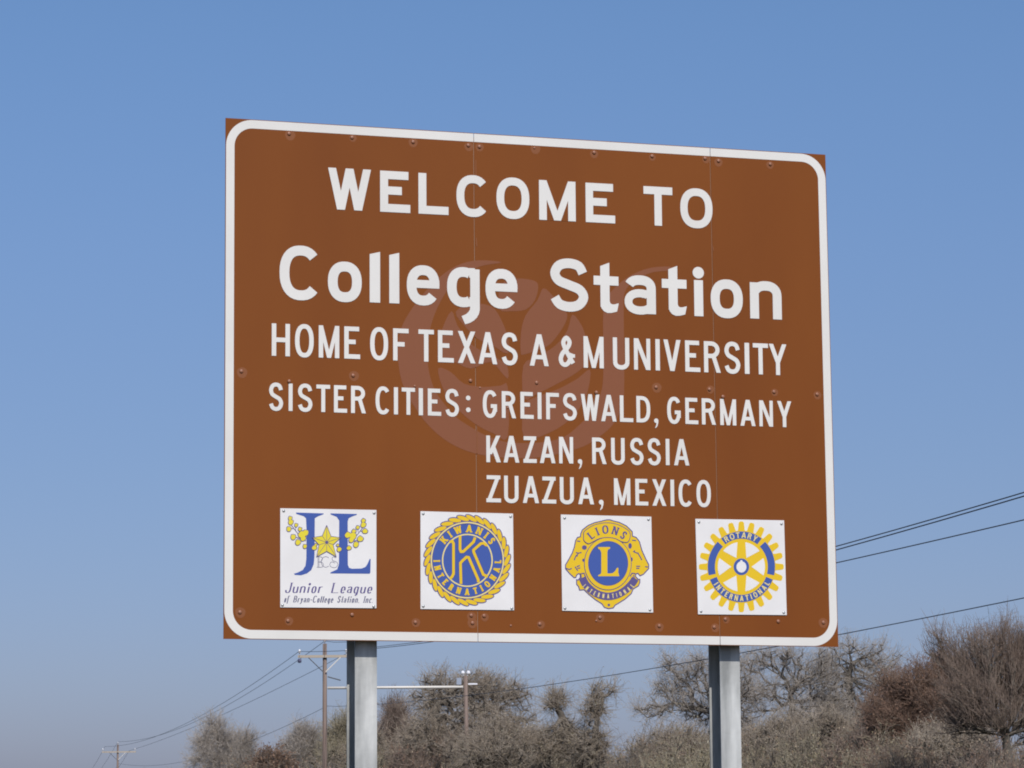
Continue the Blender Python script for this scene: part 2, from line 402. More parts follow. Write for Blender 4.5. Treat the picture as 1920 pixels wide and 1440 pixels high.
sheet('border', qmap([rect(S1 + g, Hd - ins - bw, S2 - g, Hd - ins)]), 0, .001, M_white, panels[1])
sheet('border', qmap(stroke(bpath(2), bw)), 0, .001, M_white, panels[2])
# aluminium backing behind the joints
for x in (s1, s2):
    MB().box(x - .04, x + .04, TH + .0005, TH + .004, Z0 + .02, Z0 + Hd - .02).build('joint_strip', M_alu, sign)
# horizontal stringers
for z in (.12, .75, 1.22, 1.72, Hd - .10):
    MB().box(.02, Wd - .02, TH + .005, TH + .009, Z0 + z - .03, Z0 + z + .03).box(.02, Wd - .02, TH + .009, .083, Z0 + z - .002, Z0 + z + .002).box(.02, Wd - .02, .079, .083, Z0 + z + .0025, Z0 + z + .03).build('stringer', M_alu, sign)
# posts: wide-flange steel beams
for (xa, xb, ya) in ((665.5, 706.8, 1300), (1350.2, 1387.6, 1270)):
    g0 = .085; a = onplane(xa, ya, g0)[0]; b = onplane(xb, ya, g0)[0]; d = .150; tf = .0065; c = (a + b) / 2; top = Z0 + Hd - .06
    mb = MB().box(a, b, g0, g0 + tf, -.6, top).box(a, b, g0 + d - tf, g0 + d, -.6, top).box(c - .003, c + .003, g0 + tf, g0 + d - tf, -.6, top)
    # fillets at the flange roots
    mb.box(c - .008, c + .008, g0 + tf - .001, g0 + tf + .004, -.6, top).box(c - .008, c + .008, g0 + d - tf - .004, g0 + d - tf + .001, -.6, top)
    mb.build('post', M_galv, sign)

# watermark emblem
def Zm(ox, oy, sc): return lambda x, y: UV(ox + x / sc, oy + y / sc)
zm = Zm(720, 460, 3.2)
def poly(z, P, sp=0):
    if sp: P = spline(P, sp, True)
    return [z(*p) for p in P]
wm_shapes = [
    [(705, 102), (600, 90), (500, 100), (400, 142), (300, 222), (200, 335), (130, 440), (97, 520), (83, 620), (85, 700), (102, 800), (135, 890), (180, 965), (240, 1050), (330, 1140), (430, 1205), (540, 1247), (660, 1268), (800, 1278), (950, 1270), (1080, 1243), (1200, 1205), (1290, 1150), (1370, 1080), (1420, 990), (1440, 900), (1440, 600), (1438, 390), (1440, 300), (1470, 240), (1540, 190), (1620, 160), (1722, 150), (1715, 128), (1600, 135), (1490, 175), (1400, 240), (1340, 310), (1316, 400), (1315, 600), (1315, 790), (1300, 890), (1255, 985), (1180, 1070), (1080, 1150), (960, 1180), (850, 1186), (740, 1182), (620, 1145), (520, 1090), (430, 1030), (365, 955), (310, 880), (280, 800), (264, 720), (260, 620), (272, 520), (305, 410), (360, 300), (430, 210), (520, 150), (600, 120)],
    [(325, 738), (400, 760), (480, 830), (600, 850), (700, 842), (742, 850), (742, 1152), (660, 1130), (560, 1080), (470, 1010), (400, 935), (350, 850)],
    [(405, 395), (440, 480), (520, 590), (600, 640), (700, 690), (738, 720), (740, 800), (640, 700), (520, 740), (400, 690), (330, 690), (325, 610), (350, 500)],
    [(640, 365), (700, 440), (745, 560), (740, 650), (650, 600), (560, 560), (480, 480), (430, 400), (520, 350)],
    [(790, 200), (900, 212), (925, 250), (905, 330), (850, 385), (760, 395), (690, 380), (700, 240)],
    [(955, 258), (1010, 300), (1075, 380), (1100, 420), (1075, 490), (1000, 590), (930, 625), (840, 655), (820, 640), (822, 520), (850, 420), (920, 330)],
    [(1130, 415), (1185, 480), (1212, 560), (1232, 680), (1160, 760), (1040, 830), (920, 890), (840, 920), (836, 720), (920, 670), (1030, 600), (1100, 510)],
    [(842, 1160), (842, 960), (930, 905), (1050, 860), (1160, 800), (1235, 745), (1228, 850), (1190, 950), (1110, 1050), (990, 1125)]]
sheet('leaf_emblem', [poly(zm, P, 3) for P in wm_shapes], 0, .0006, M_mark, sign, label='pale brown round leaf emblem behind the lettering')

# lettering
def lin(a, b):  # px points -> v as a function of u
    (u0, v0), (u1, v1) = UV(*a), UV(*b); k = (v1 - v0) / (u1 - u0); return lambda u: v0 + k * (u - u0)
LINES = [
 ('WELCOME TO', [(712.5, 396.9), (1150, 419)], [(712.5, 319.7), (1206.6, 348.8)], .198, 13.9,
  [(615, 695.3), (712.5, 769), (784.4, 840.6), (855.6, 915.6), (930.6, 992.2), (1010.6, 1079), (1097.8, 1152.8), (1206.6, 1260.6), (1275.3, 1335.6)]),
 ('College Station', [(693, 566.9), (1464, 599.4)], [(562, 462.3), (1065, 486.5)], .187, 0,
  [(524, 600.6), (614.7, 678), (693, 712.5), (729.7, 748.4), (762.5, 823.8), (838, 899), (910, 970), (1030, 1103.4), (1112.8, 1159.4), (1170, 1229), (1240.6, 1286.9), (1298.8, 1320), (1332, 1392), (1405.6, 1464.7)]),
 ('HOME OF TEXAS A & M UNIVERSITY', [(509.4, 667), (1461, 703.4)], [(509.4, 606.3), (1470, 645.8)], .140, 0,
  [(509.4, 543.4), (553, 588), (597.5, 636), (645.3, 675), (693.8, 727.5), (736.9, 766), (784.4, 813.4), (821, 850.6), (858.4, 891), (896.9, 932), (939.7, 970.6), (993, 1028.4), (1046, 1077.8), (1094, 1131.6), (1149, 1179.7), (1188.4, 1219), (1228.8, 1236.9), (1244, 1276), (1284.4, 1312.5), (1319.7, 1350.6), (1357.5, 1388), (1396, 1404.7), (1411.6, 1440), (1441.6, 1474.7)]),
 ('SISTER CITIES: GREIFSWALD, GERMANY', [(541, 770.5), (1473, 801)], [(593, 721), (1470, 752.3)], .145, 0,
  [(503.8, 531), (541, 548.4), (558, 586), (593, 618.8), (626, 650.6), (658, 685.6), (704, 731), (738.4, 746), (753, 778), (785, 792.8), (802, 826.9), (834.4, 860.6), (873.4, 882), (905, 931.6), (940.6, 967), (975.6, 1000.3), (1007.8, 1015), (1023.8, 1047.8), (1055, 1081.6), (1089, 1123.8), (1126.9, 1155.6), (1162, 1186.9), (1193, 1219), (1226, 1233.8), (1250.6, 1276), (1284.7, 1308.8), (1315.6, 1341.6), (1350, 1380), (1387.8, 1416), (1423.4, 1448.8), (1457, 1483.8)]),
 ('KAZAN, RUSSIA', [(911.6, 866.6), (1285, 872.8)], [(911.6, 816.6), (1251, 823)], .145, 0,
  [(911.6, 938), (943.8, 973.4), (981, 1006), (1011.9, 1041), (1048, 1074.4), (1083, 1091), (1110, 1136.6), (1145.6, 1171), (1181, 1206.6), (1213.8, 1238.8), (1248, 1255), (1263.4, 1291.9)]),
 ('ZUAZUA, MEXICO', [(911.6, 941.6), (1262, 949)], [(911.6, 891), (1262, 899.5)], .145, 0,
  [(911.6, 939), (945, 971.9), (980, 1010.3), (1016, 1042.5), (1049.4, 1075.6), (1083.8, 1113.4), (1122.5, 1131), (1151, 1181.6), (1191, 1215), (1222.8, 1248.8), (1256.9, 1263.8), (1272, 1298), (1305.6, 1332.5)])]
for (txt, bl, cl, sk, _, xs) in LINES:
    fb, fc = lin(*bl), lin(*cl); k = 0
    line = link('text_line', None, sign, label='white lettering reading ' + txt)
    line.empty_display_size = .1
    ymid = (bl[0][1] + cl[0][1]) / 2; yend = (bl[1][1] + cl[1][1]) / 2
    for ch in txt:
        if ch == ' ': continue
        xa, xb = xs[k]; k += 1
        t = (xa - bl[0][0]) / (bl[1][0] - bl[0][0]); y = ymid + (yend - ymid) * t
        ua, ub = UV(xa, y)[0], UV(xb, y)[0]
        b0 = fb((ua + ub) / 2); h = fc((ua + ub) / 2) - b0; s = sk * h
        sl_ = (fb(ub) - fb(ua)) / (ub - ua)
        P = glyph(ch, ub - ua, h, s if ch != 'l' else (ub - ua), xr=.735)
        P = [[(ua + x, fb(ua) + z + sl_ * x) for x, z in p] for p in P]
        sheet('letter', P, .0006, .0022, M_white, line)

# ---- club plates
def plate(ox, oy, sc, corners, screws, label):
    z = Zm(ox, oy, sc)
    p = sheet('plate', [[z(*c) for c in corners]], .0024, .0050, M_plate, sign, label=label)
    for c in screws:
        u, v = z(*c); MB().lathe([(.0072, 0), (.0072, .0015), (.005, .0035), (.001, .0042)], 12, 'y', (u, -.005, v)).build('screw', M_screw, p, True)
    return p, z
def lay(p, z):
    def f(name, polys, m, lvl, label=None):
        return sheet(name, [[z(*q) for q in a] for a in polys], .0050, .0050 + .0007 * lvl, m, p, label)
    return f
def flip(polys, x0, yb):  # glyph space (y up) -> zoom pixel space (y down)
    return [[(x0 + x, yb - y) for x, y in a] for a in polys]
WTAB = {'I': .22, 'M': .85, 'W': .95, 'L': .55, 'E': .58, 'N': .72, 'A': .78, 'O': .78, 'T': .66, 'K': .7, 'R': .66, 'S': .58, 'Y': .7}
def arctext(txt, cx, cy, rx, ry, a0, a1, h, s, top=True, serif=0.0, k=1.0, con=1.0):
    """centre line radius rx/ry (zoom px), angles counter-clockwise from +x"""
    out = []; n = len(txt); W_ = [WTAB.get(c, .65) * h * k for c in txt]
    tot = sum(W_) - (W_[0] + W_[-1]) / 2; pos = 0
    for i, c in enumerate(txt):
        if i: pos += (W_[i - 1] + W_[i]) / 2
        f = (pos / tot + i / (n - 1)) / 2
        a = R(a0 + (a1 - a0) * f); x, y = cx + rx * math.cos(a), cy - ry * math.sin(a)
        th = (math.pi / 2 - a) if top else (-a - math.pi / 2)      # clockwise turn on screen
        ct, s_ = math.cos(th), math.sin(th)
        for p in glyph(c, W_[i], h, s, con, serif):
            out.append([(x + (px_ - W_[i] / 2) * ct - (-(py_ - h / 2)) * s_, y + (px_ - W_[i] / 2) * s_ + (-(py_ - h / 2)) * ct) for px_, py_ in p])
    return out
def ring(cx, cy, rx, ry, wd, a0=0, a1=360, n=60):
    P = [(cx + rx * math.cos(R(a0 + (a1 - a0) * i / n)), cy - ry * math.sin(R(a0 + (a1 - a0) * i / n))) for i in range(n + 1)]
    return stroke(P, wd)

# plate 1
p, z = plate(500, 930, 6.2625, [(157, 145), (1285, 165), (1285, 1318), (157, 1308)], [(196, 175), (1258, 200), (182, 1282), (1253, 1297)], 'white square plate with blue J and L, a yellow star and leaves')
L = lay(p, z)
J = [(340, 195), (665, 205), (665, 215), (600, 240), (562, 262), (558, 700), (550, 800), (520, 870), (470, 910), (400, 932), (325, 927), (318, 912), (360, 900), (420, 870), (452, 820), (462, 740), (465, 400), (458, 262), (430, 238), (345, 212)]
Lp = [(745, 205), (1055, 212), (1055, 222), (1000, 242), (960, 262), (948, 300), (950, 810), (965, 845), (1000, 855), (1110, 852), (1155, 835), (1180, 800), (1205, 740), (1217, 740), (1214, 900), (1205, 914), (745, 910), (745, 898), (825, 862), (845, 800), (848, 290), (820, 247), (748, 218)]
L('letter', [J], M_blue, 1); L('letter', [Lp], M_blue, 1)
lf = [(273, 262, 24), (280, 308, 32), (343, 343, 22), (257, 388, 30), (388, 390, 24), (455, 432, 36), (410, 455, 42), (425, 500, 32), (308, 482, 33), (365, 545, 34), (445, 592, 26), (555, 610, 28), (572, 575, 16), (1132, 290, 24), (1132, 340, 32), (1065, 370, 22), (1150, 415, 30), (1020, 415, 24), (950, 460, 36), (1010, 470, 42), (990, 515, 32), (1095, 505, 34), (1045, 570, 34), (962, 612, 26), (848, 628, 28), (830, 580, 16)]
rr = random.Random(5)
def leafp(x, y, r, g_):
    a = rr.uniform(0, 3); return [(x + (r + g_) * (1 + .13 * math.cos(2 * t + a)) * math.cos(t), y + (r + g_) * (1 + .12 * math.sin(3 * t + a)) * math.sin(t)) for t in [2 * math.pi * i / 16 for i in range(16)]]
for k_, (x, y, r) in enumerate(lf):
    st_ = rr.getstate(); L('leaf_outline', [leafp(x, y, r, 5)], M_pur, 1.4 + .05 * k_); rr.setstate(st_); L('leaf', [leafp(x, y, r, -3)], M_yelg, 3 + .035 * k_)
L('stem', stroke([(285, 340), (330, 400), (400, 490), (455, 530)], 7) + stroke([(330, 480), (380, 500), (440, 520)], 7) + stroke([(340, 365), (335, 400)], 6) + stroke([(1125, 370), (1080, 430), (1010, 520), (960, 550)], 7) + stroke([(1095, 520), (1030, 525), (970, 545)], 7) + stroke([(1068, 395), (1070, 425)], 6) + stroke([(262, 380), (310, 385)], 6) + stroke([(1150, 400), (1100, 415)], 6), M_pur, 2.5)
star = [(700, 345), (750, 475), (865, 490), (775, 572), (812, 715), (700, 650), (582, 715), (610, 575), (533, 490), (648, 470)]
L('star', [star], M_yelg, 4, 'yellow five pointed star')
L('star_line', sum([stroke([(700, 545), s_], 4.5) for s_ in star], []) + stroke(star + [star[0]], 6) + [ell(700, 545, 18, 18, 16)], M_pur, 5)
L('monogram', stroke([(600, 715), (600, 838)], 6) + stroke([(612, 715), (612, 838)], 4) + stroke(spline([(585, 715), (640, 718), (650, 745), (630, 772), (600, 775)], 5), 5) + stroke(spline([(612, 775), (650, 785), (662, 810), (645, 836), (585, 838)], 5), 5)
  + stroke(sarc(690, 775, 52, 62, 50, 310, 20, 2), 5) + stroke(spline([(805, 730), (785, 715), (765, 730), (775, 760), (815, 775), (832, 800), (815, 835), (780, 842), (745, 825), (740, 795), (765, 775), (800, 790)], 5), 5), M_gry, 1)
def italic(words, yb, h, s, con, shear=.24, tilt=.006):
    o = []
    for (txt, xa, xb) in words:
        wl = [{'l': .3, 'i': .3, 'r': .5, 't': .42, 'f': .55, 'I': .3, ',': .16, '.': .16, '-': .4, 'J': .7, 'L': .9, 'B': .85, 'C': .9, 'S': .7, 'n': .66, 'u': .66}.get(c, .6) for c in txt]
        gp = .22; tot = sum(wl) + gp * (len(txt) - 1); k = (xb - xa) / tot; x = xa
        for c, w_ in zip(txt, wl):
            ww = w_ * k
            for p_ in glyph(c, ww, h, s, con, .12 if c.isupper() else 0, .62):
                o.append([(x + a + shear * (b - h * .3), yb - b + tilt * (x - 200)) for a, b in p_])
            x += ww + gp * k
    return o
L('text_line', italic([('Junior', 215, 650), ('League', 760, 1235)], 1136, 118, 18, .3), M_pur, 1, 'dark slanted lettering reading Junior League')
L('text_line', italic([('of', 205, 252), ('Bryan-College', 312, 778), ('Station,', 828, 1085), ('Inc.', 1135, 1245)], 1248, 76, 11.5, .4), M_gry, 1, 'small grey slanted lettering reading of Bryan-College Station, Inc.')

# plate 2
p, z = plate(770, 940, 6.545, [(117, 122), (1252, 152), (1265, 1337), (118, 1322)], [(150, 152), (1222, 187), (150, 1287), (1237, 1313)], 'white square plate with round blue and yellow rope emblem and a large K')
L = lay(p, z); cx, cy = 690, 724
lob_o = []; lob_i = []
NL = 30
for i in range(NL):
    a = 2 * math.pi * i / NL; x, y = cx + 490 * math.cos(a), cy - 516 * math.sin(a)
    th = -(a + math.pi / 2) + R(24)
    lob_o.append([(x, y, th)])
o_ = []; i_ = []
for [(x, y, th)] in lob_o:
    o_.append(ell(x, y, 88, 38, 20, th)); i_.append(ell(x, y, 76, 25, 18, th))
L('rope_outline', o_ + [ell(cx, cy, 480, 502, 60)], M_pur, 1)
for e_ in i_: L('rope_strand', [e_], M_yel, 2)
L('disc', [ell(cx, cy, 446, 466, 72)], M_blue, 2.5)
L('ring', ring(cx, cy, 442, 462, 17), M_cream, 3.5); L('ring', ring(cx, cy + 2, 304, 318, 16), M_cream, 3.5)
L('ring', ring(cx, cy, 426, 446, 7), M_pur, 3.3)
kp = [[(470, 500), (505, 490), (520, 520), (520, 890), (500, 930), (475, 950)], [(600, 425), (600, 590), (612, 620), (640, 618), (765, 500), (785, 445)], [(930, 545), (890, 515), (855, 520), (765, 600), (768, 625), (885, 900), (940, 925)], [(612, 1015), (605, 760), (625, 735), (680, 685), (705, 690), (822, 960), (825, 995)]]
L('monogram', sum([stroke(q, 48) for q in kp], []), M_pur, 3); L('monogram', sum([stroke(q, 32) for q in kp], []), M_yel, 4, 'yellow outlined letter K')
L('text_arc', arctext('KIWANIS', cx, cy, 376, 388, 140, 37.5, 92, 21, True, .10), M_yel, 4, 'yellow lettering reading KIWANIS')
L('text_arc', arctext('INTERNATIONAL', cx, cy, 376, 388, 181.5, 357.5, 82, 19, False, .07, .86), M_yel, 4, 'yellow lettering reading INTERNATIONAL')

# plate 3
p, z = plate(1030, 945, 6.545, [(137, 130), (1247, 157), (1270, 1333), (155, 1310)], [(183, 172), (1212, 190), (188, 1280), (1230, 1300)], 'white square plate with two yellow lion heads around a blue disc')
L = lay(p, z)
sil = [(700, 195), (620, 215), (550, 230), (470, 265), (400, 320), (380, 370), (378, 402), (340, 412), (318, 450), (302, 530), (278, 600), (240, 670), (194, 748), (194, 795), (245, 855), (300, 905), (322, 900), (330, 872), (352, 855), (374, 862), (376, 900), (350, 935), (330, 930), (330, 985), (355, 1015), (366, 1058), (420, 1052), (480, 1110), (560, 1175), (640, 1225), (672, 1270), (722, 1285), (780, 1275), (803, 1240), (830, 1225), (920, 1170), (1000, 1100), (1022, 1045), (1062, 1020), (1088, 1005), (1105, 962), (1105, 925), (1085, 925), (1056, 895), (1052, 862), (1080, 850), (1108, 882), (1150, 862), (1214, 792), (1214, 745), (1180, 680), (1130, 570), (1100, 462), (1062, 412), (1015, 395), (1012, 340), (940, 270), (850, 225), (775, 208), (740, 195)]
L('lion_heads', [sil], M_yel, 1, 'yellow lion heads facing left and right'); L('outline', stroke(sil + [sil[0]], 12), M_pur, 2)
L('band', stroke(spline([(400, 905), (440, 985), (520, 1065), (610, 1115), (718, 1135), (830, 1112), (930, 1055), (1010, 975), (1050, 915)], 5), 92), M_pur, 2.6)
L('ring', [ell(712, 733, 292, 326, 60)], M_pur, 3.2); L('ring', [ell(712, 733, 284, 318, 60)], M_yel, 3.7); L('disc', [ell(715, 730, 246, 275, 60)], M_pur, 4.2); L('disc', [ell(715, 730, 238, 267, 60)], M_blue, 4.8)
L('monogram', [[(590, 530), (738, 530), (738, 548), (712, 562), (705, 590), (705, 850), (722, 855), (770, 850), (800, 825), (822, 785), (840, 785), (838, 840), (852, 888), (592, 888), (592, 875), (622, 862), (630, 840), (630, 600), (618, 565), (592, 548)]], M_yel, 5.4, 'yellow letter L')
ban = spline([(415, 390), (425, 335), (520, 270), (610, 242), (700, 232), (800, 245), (900, 285), (978, 345), (982, 420), (950, 470), (880, 462), (800, 425), (712, 412), (610, 425), (520, 468), (470, 488), (420, 450)], 4, True)
L('banner', [ban], M_yel, 4.4); L('outline', stroke(ban + [ban[0]], 8), M_pur, 5)
L('text_arc', arctext('LIONS', 704, 632, 318, 318, 129, 51, 98, 20, True, .14, 1.0, .6), M_pur, 5.4, 'purple lettering reading LIONS')
L('text_arc', arctext('INTERNATIONAL', 716, 728, 402, 405, 223, 317, 54, 9, False, 0, .6), M_cream, 3.4, 'small cream lettering reading INTERNATIONAL')
fc_ = [[(320, 595), (350, 605), (390, 595)], [(350, 610), (320, 640), (300, 690)], [(345, 640), (320, 635)], [(335, 455), (375, 460)], [(310, 770), (330, 800), (345, 820)], [(330, 770), (370, 755)], [(340, 790), (375, 785)], [(200, 790), (240, 805), (270, 790)], [(1045, 570), (1030, 585), (1060, 600), (1090, 605)], [(1085, 610), (1110, 650), (1130, 690)], [(1010, 445), (1060, 450)], [(1060, 765), (1110, 765)], [(1060, 790), (1100, 790)], [(1170, 770), (1205, 775)], [(385, 870), (385, 930)], [(1030, 870), (1040, 930)], [(370, 860), (420, 850), (440, 900)], [(1050, 855), (1010, 850), (985, 890)]]
L('face_lines', sum([stroke(q, 13) for q in fc_], []) + [ell(425, 535, 30, 28, 14), ell(985, 515, 22, 35, 14), ell(412, 690, 14, 20, 10), ell(1005, 680, 14, 25, 10), ell(725, 1240, 16, 16, 12)], M_pur, 2)

# plate 4
p, z = plate(1290, 955, 6.857, [(90, 123), (1230, 143), (1265, 1360), (125, 1350)], [(135, 165), (1196, 187), (163, 1312), (1226, 1328)], 'white square plate with yellow and blue cogwheel emblem')
L = lay(p, z); cx, cy = 680, 740
gear = []
for i in range(24):
    c0 = 90 + 15 * i
    for (da, rr_) in ((-7.5, .0), (-5.6, .04), (-3.6, .86), (-2.0, 1.0), (2.0, 1.0), (3.6, .86), (5.6, .04)):
        rx = 438 + 107 * rr_; ry = 465 + 118 * rr_; a = R(c0 + da); gear.append((cx + rx * math.cos(a), cy - ry * math.sin(a)))
L('cogwheel', [gear], M_yel, 1, 'yellow cogwheel with six spokes')
for i in range(6):
    c0 = 60 * i; hp = [(cx + 130 * math.cos(R(c0)), cy - 130 * math.sin(R(c0)))]
    for k in range(11):
        a = R(c0 - 20.5 + 41 * k / 10); hp.append((cx + 303 * math.cos(a), cy - 320 * math.sin(a)))
    L('wheel_opening', [hp], M_plate, 2)
for (a0, a1) in ((53, 127), (134.5, 194), (-14, 45.5), (201, 339)):
    L('band', ring(cx, cy, 386, 408, 92, a0, a1, 24), M_blue, 2)
L('hub', [ell(cx, cy, 100, 107, 32)], M_blue, 2); L('hub_hole', [ell(cx, cy + 2, 64, 72, 28), rect(666, 655, 692, 690)], M_plate, 3)
L('text_arc', arctext('ROTARY', cx, cy, 388, 408, 119.5, 63, 74, 13, True, 0, 1.0), M_cream, 3, 'cream lettering reading ROTARY')
L('text_arc', arctext('INTERNATIONAL', cx, cy, 386, 406, 212.5, 328.5, 70, 13, False, 0, .86), M_cream, 3, 'cream lettering reading INTERNATIONAL')

# ---- bolts, with a faded patch around most of them
BOLTS = [(541.9, 250.6), (660, 257.8), (774.4, 266), (878, 272.5), (898.8, 275), (1001.9, 277.5), (1113.8, 286), (1222.5, 292.8), (1321.9, 297), (1347, 301.6), (1444, 307.8),
 (452.5, 696), (661.9, 704), (542, 715), (777.5, 724), (882, 713.8), (900, 727), (1006, 717.5), (1117.8, 736), (1230, 726), (1330, 730), (1355, 743.8), (1451, 734.7), (1531.9, 739.4), (951.6, 764.4),
 (449.7, 1147.8), (539.8, 1164), (660, 1152.5), (778.8, 1166.7), (883.5, 1153.8), (907.5, 1154.6), (885.8, 1168), (957.7, 1173), (1012, 1170), (1124.7, 1157.7), (1118, 1164), (1236, 1173.6), (1339, 1175.8), (1359.9, 1161), (1459, 1165), (1543.6, 1167)]
nop = {(542, 715), (777.5, 724), (882, 713.8), (900, 727), (1006, 717.5), (1117.8, 736), (1355, 743.8), (951.6, 764.4), (957.7, 1173), (1118, 1164), (660, 1152.5), (1459, 1165)}
small = {(951.6, 764.4), (957.7, 1173), (1118, 1164), (1001.9, 277.5), (777.5, 724), (900, 727)}
bolt_me = None
rb = random.Random(2)
for b in BOLTS:
    u, v = UV(*b); k = .55 if b in small else 1.0
    mb = MB().lathe([(.0095 * k, 0), (.0095 * k, .002), (.0082 * k, .0045 * k), (.005 * k, .0062 * k), (.001, .0066 * k)], 10, 'y', (0, 0, 0))
    bo = link('bolt', pymesh('bolt', mb.v, mb.f, M_bolt, True), sign, loc=(u, -.0006 - (.0018 if b in ((542, 715), (777.5, 724), (1117.8, 736), (1355, 743.8)) else 0), v))
    if b not in nop:
        r0 = rb.uniform(.017, .025); dx, dz = rb.uniform(-.002, .006), rb.uniform(-.008, -.001)
        P = [(dx + r0 * math.cos(t) * (1 + .06 * math.sin(3 * t)), dz + r0 * math.sin(t)) for t in [2 * math.pi * i / 22 for i in range(22)]]
        pa = sheet('faded_patch', [P], -.0006, -.0004 + .00001 * BOLTS.index(b), M_fade, bo)
# short peeled slivers along the first joint
for (a, b_) in (((892.5, 446), (893.5, 462)), ((891.6, 300), (892, 330)), ((894, 800), (894.3, 850)), ((1336, 462), (1337.5, 470))):
    sheet('peeled_sliver', [[UV(a[0] - .6, a[1]), UV(a[0] + 1.0, a[1]), UV(b_[0] + 1.3, b_[1]), UV(b_[0] - .6, b_[1])]], 0, .0016, M_fade, sign)
sign.location = (0, 0, 0)

# ------------------------------------------------------------------ utility poles and lines
def ground_under(p): return (p[0], p[1], -.1)
def utility_pole(px, py_top, D, label, arm_l, arm_y, k=1.0, lean=0.0):
    top = pt(px, py_top, D); base = np.array([top[0], top[1], -.1]); H_ = top[2] + .1
    e = empty('utility_pole', tuple(base), label, 'utility pole', 'wooden utility poles carrying the power lines', AZ)
    mb = MB().tube((lean, 0, -.6), (0, 0, H_), .125 * k, .098 * k, 12); mb.build('pole', M_pole, e, True)
    za = pt(px, arm_y, D)[2] + .1
    xl, xr_ = arm_l
    MB().box(xl, xr_, -.20, -.08, za - .06, za + .06).build('crossarm', M_arm, e)
    for sgn in (-1, 1):
        MB().tube((sgn * .75, -.21, za - .05), (sgn * .06, -.20, za - .72), .025, n=5).build('brace', M_pipe if sgn > 0 else M_wire, e)
    for x, zz in ((xl + .08, za + .06), (xr_ - .08, za + .06), (0, H_ - .02)):
        MB().lathe([(.02, 0), (.02, .10), (.075, .12), (.05, .17), (.075, .19), (.05, .25), (.02, .28)], 8, 'z', (x, -.14 if zz < H_ - .1 else 0, zz)).build('insulator', M_ins, e, True)
    return e, base, H_, za
D1 = 150
up1, base1, H1, za1 = utility_pole(609, 1207, D1, 'tall weathered utility pole just left of the sign\'s left post', (-1.25, 1.1), 1231, 1.0)
MB().tube((.15, -.2, za1 - .95), (.75, -.25, za1 - 1.12), .03, n=5).build('bracket', M_wire, up1)
MB().lathe([(.02, 0), (.09, .03), (.09, .16), (.05, .2)], 8, 'z', (-1.17, -.14, za1 - .3)).build('insulator', M_gry, up1, True)
D2 = 300
up2, base2, H2, za2 = utility_pole(221, 1396, D2, 'small distant utility pole with one crossarm at the lower left', (-1.45, 1.7), 1410, .9)
# second pole with the long pale bar running back to the first
pA = pt(873, 1267, D1)
lp = empty('service_pole', (pA[0], pA[1], -.1), 'brown wooden pole among the bare oaks, with a long pale bar to its left', 'pole', rz=AZ)
HH = pA[2] + .1
MB().tube((.12, 0, -.6), (0, 0, HH), .125, .095, 12).build('pole', M_pole, lp, True)
zb = pt(873, 1288, D1)[2] + .1
MB().tube((-(873 - 615) * D1 / F, -.05, zb), (-.12, -.05, zb), .062, n=8).build('cross_bar', M_pipe, lp, True)
for x in (-.13, .13): MB().tube((x * .5, 0, HH - .05), (x, 0, HH + .12), .02, n=5).lathe([(.09, .10), (.10, .16), (.06, .22), (.02, .24)], 8, 'z', (x, 0, HH)).build('insulator', M_ins, lp, True)
MB().box(-.42, -.2, -.12, .12, zb + .1, zb + .42).build('box', mat('grey_box', (.3, .34, .42), .5), lp)
MB().box(.12, .55, -.08, .08, zb + .1, zb + .17).build('bracket', M_ins, lp)

def wire(samples_l, P0, P1, samples_r, plane_p, plane_d, r, label, endt):
    pass
def fitline(px_pts, A, dirh, t0, t1, n=40):
    """points of a wire lying in the vertical plane through A with horizontal direction dirh; heights fitted to the pixels"""
    nrm = np.array([-dirh[1], dirh[0], 0.0]); T = []; Zz = []
    for (x, y) in px_pts:
        d = ray(x, y); s_ = ((A - CAM) @ nrm) / (d @ nrm); P = CAM + d * s_; T.append((P - A) @ dirh); Zz.append(P[2])
    c = np.polyfit(T, Zz, 2)
    return [tuple(A[:2] + dirh[:2] * t) + (float(np.polyval(c, t)),) for t in np.linspace(t0, t1, n)], c
dl = np.array([base1[0] - base2[0], base1[1] - base2[1], 0.]); SP = np.linalg.norm(dl); dl /= SP
near = base1 + dl * 128.0
def cable(pts, r):
    mb = MB()
    for a, b in zip(pts[:-1], pts[1:]): mb.tube(a, b, r, n=5, cap=False)
    return mb
def at1(x, z): p_ = base1 + RH * x; return np.array([p_[0], p_[1], z])
specs = [
 (0.0, [(609, 1204), (1568, 1024.7), (1740, 975), (1920, 923.7)], [(607, 1204), (573, 1225), (430, 1325), (330, 1365), (221, 1391)], 'power line from the top of the utility pole, uppermost of the lines'),
 (-1.2, [(560, 1222), (707, 1214), (822, 1203), (1568, 1031), (1920, 930)], [(557, 1223), (500, 1262), (430, 1318), (330, 1362), (194, 1400)], 'power line from the left end of the crossarm, close below the uppermost line'),
 (1.05, [(650, 1221), (707, 1209), (1570, 1061), (1745, 1016), (1920, 968.5)], [(648, 1222), (606, 1249), (500, 1308), (382, 1351), (253, 1405)], 'power line from the right end of the crossarm, third from the top at right'),
 (0.12, [(612, 1326), (720, 1318), (1000, 1288), (1326, 1237.5), (1575, 1191), (1920, 1118.5)], [(604, 1327), (540, 1360), (480, 1388), (400, 1412), (225, 1432)], 'lowest cable, crossing the sky right of the sign and behind the bare oaks')]
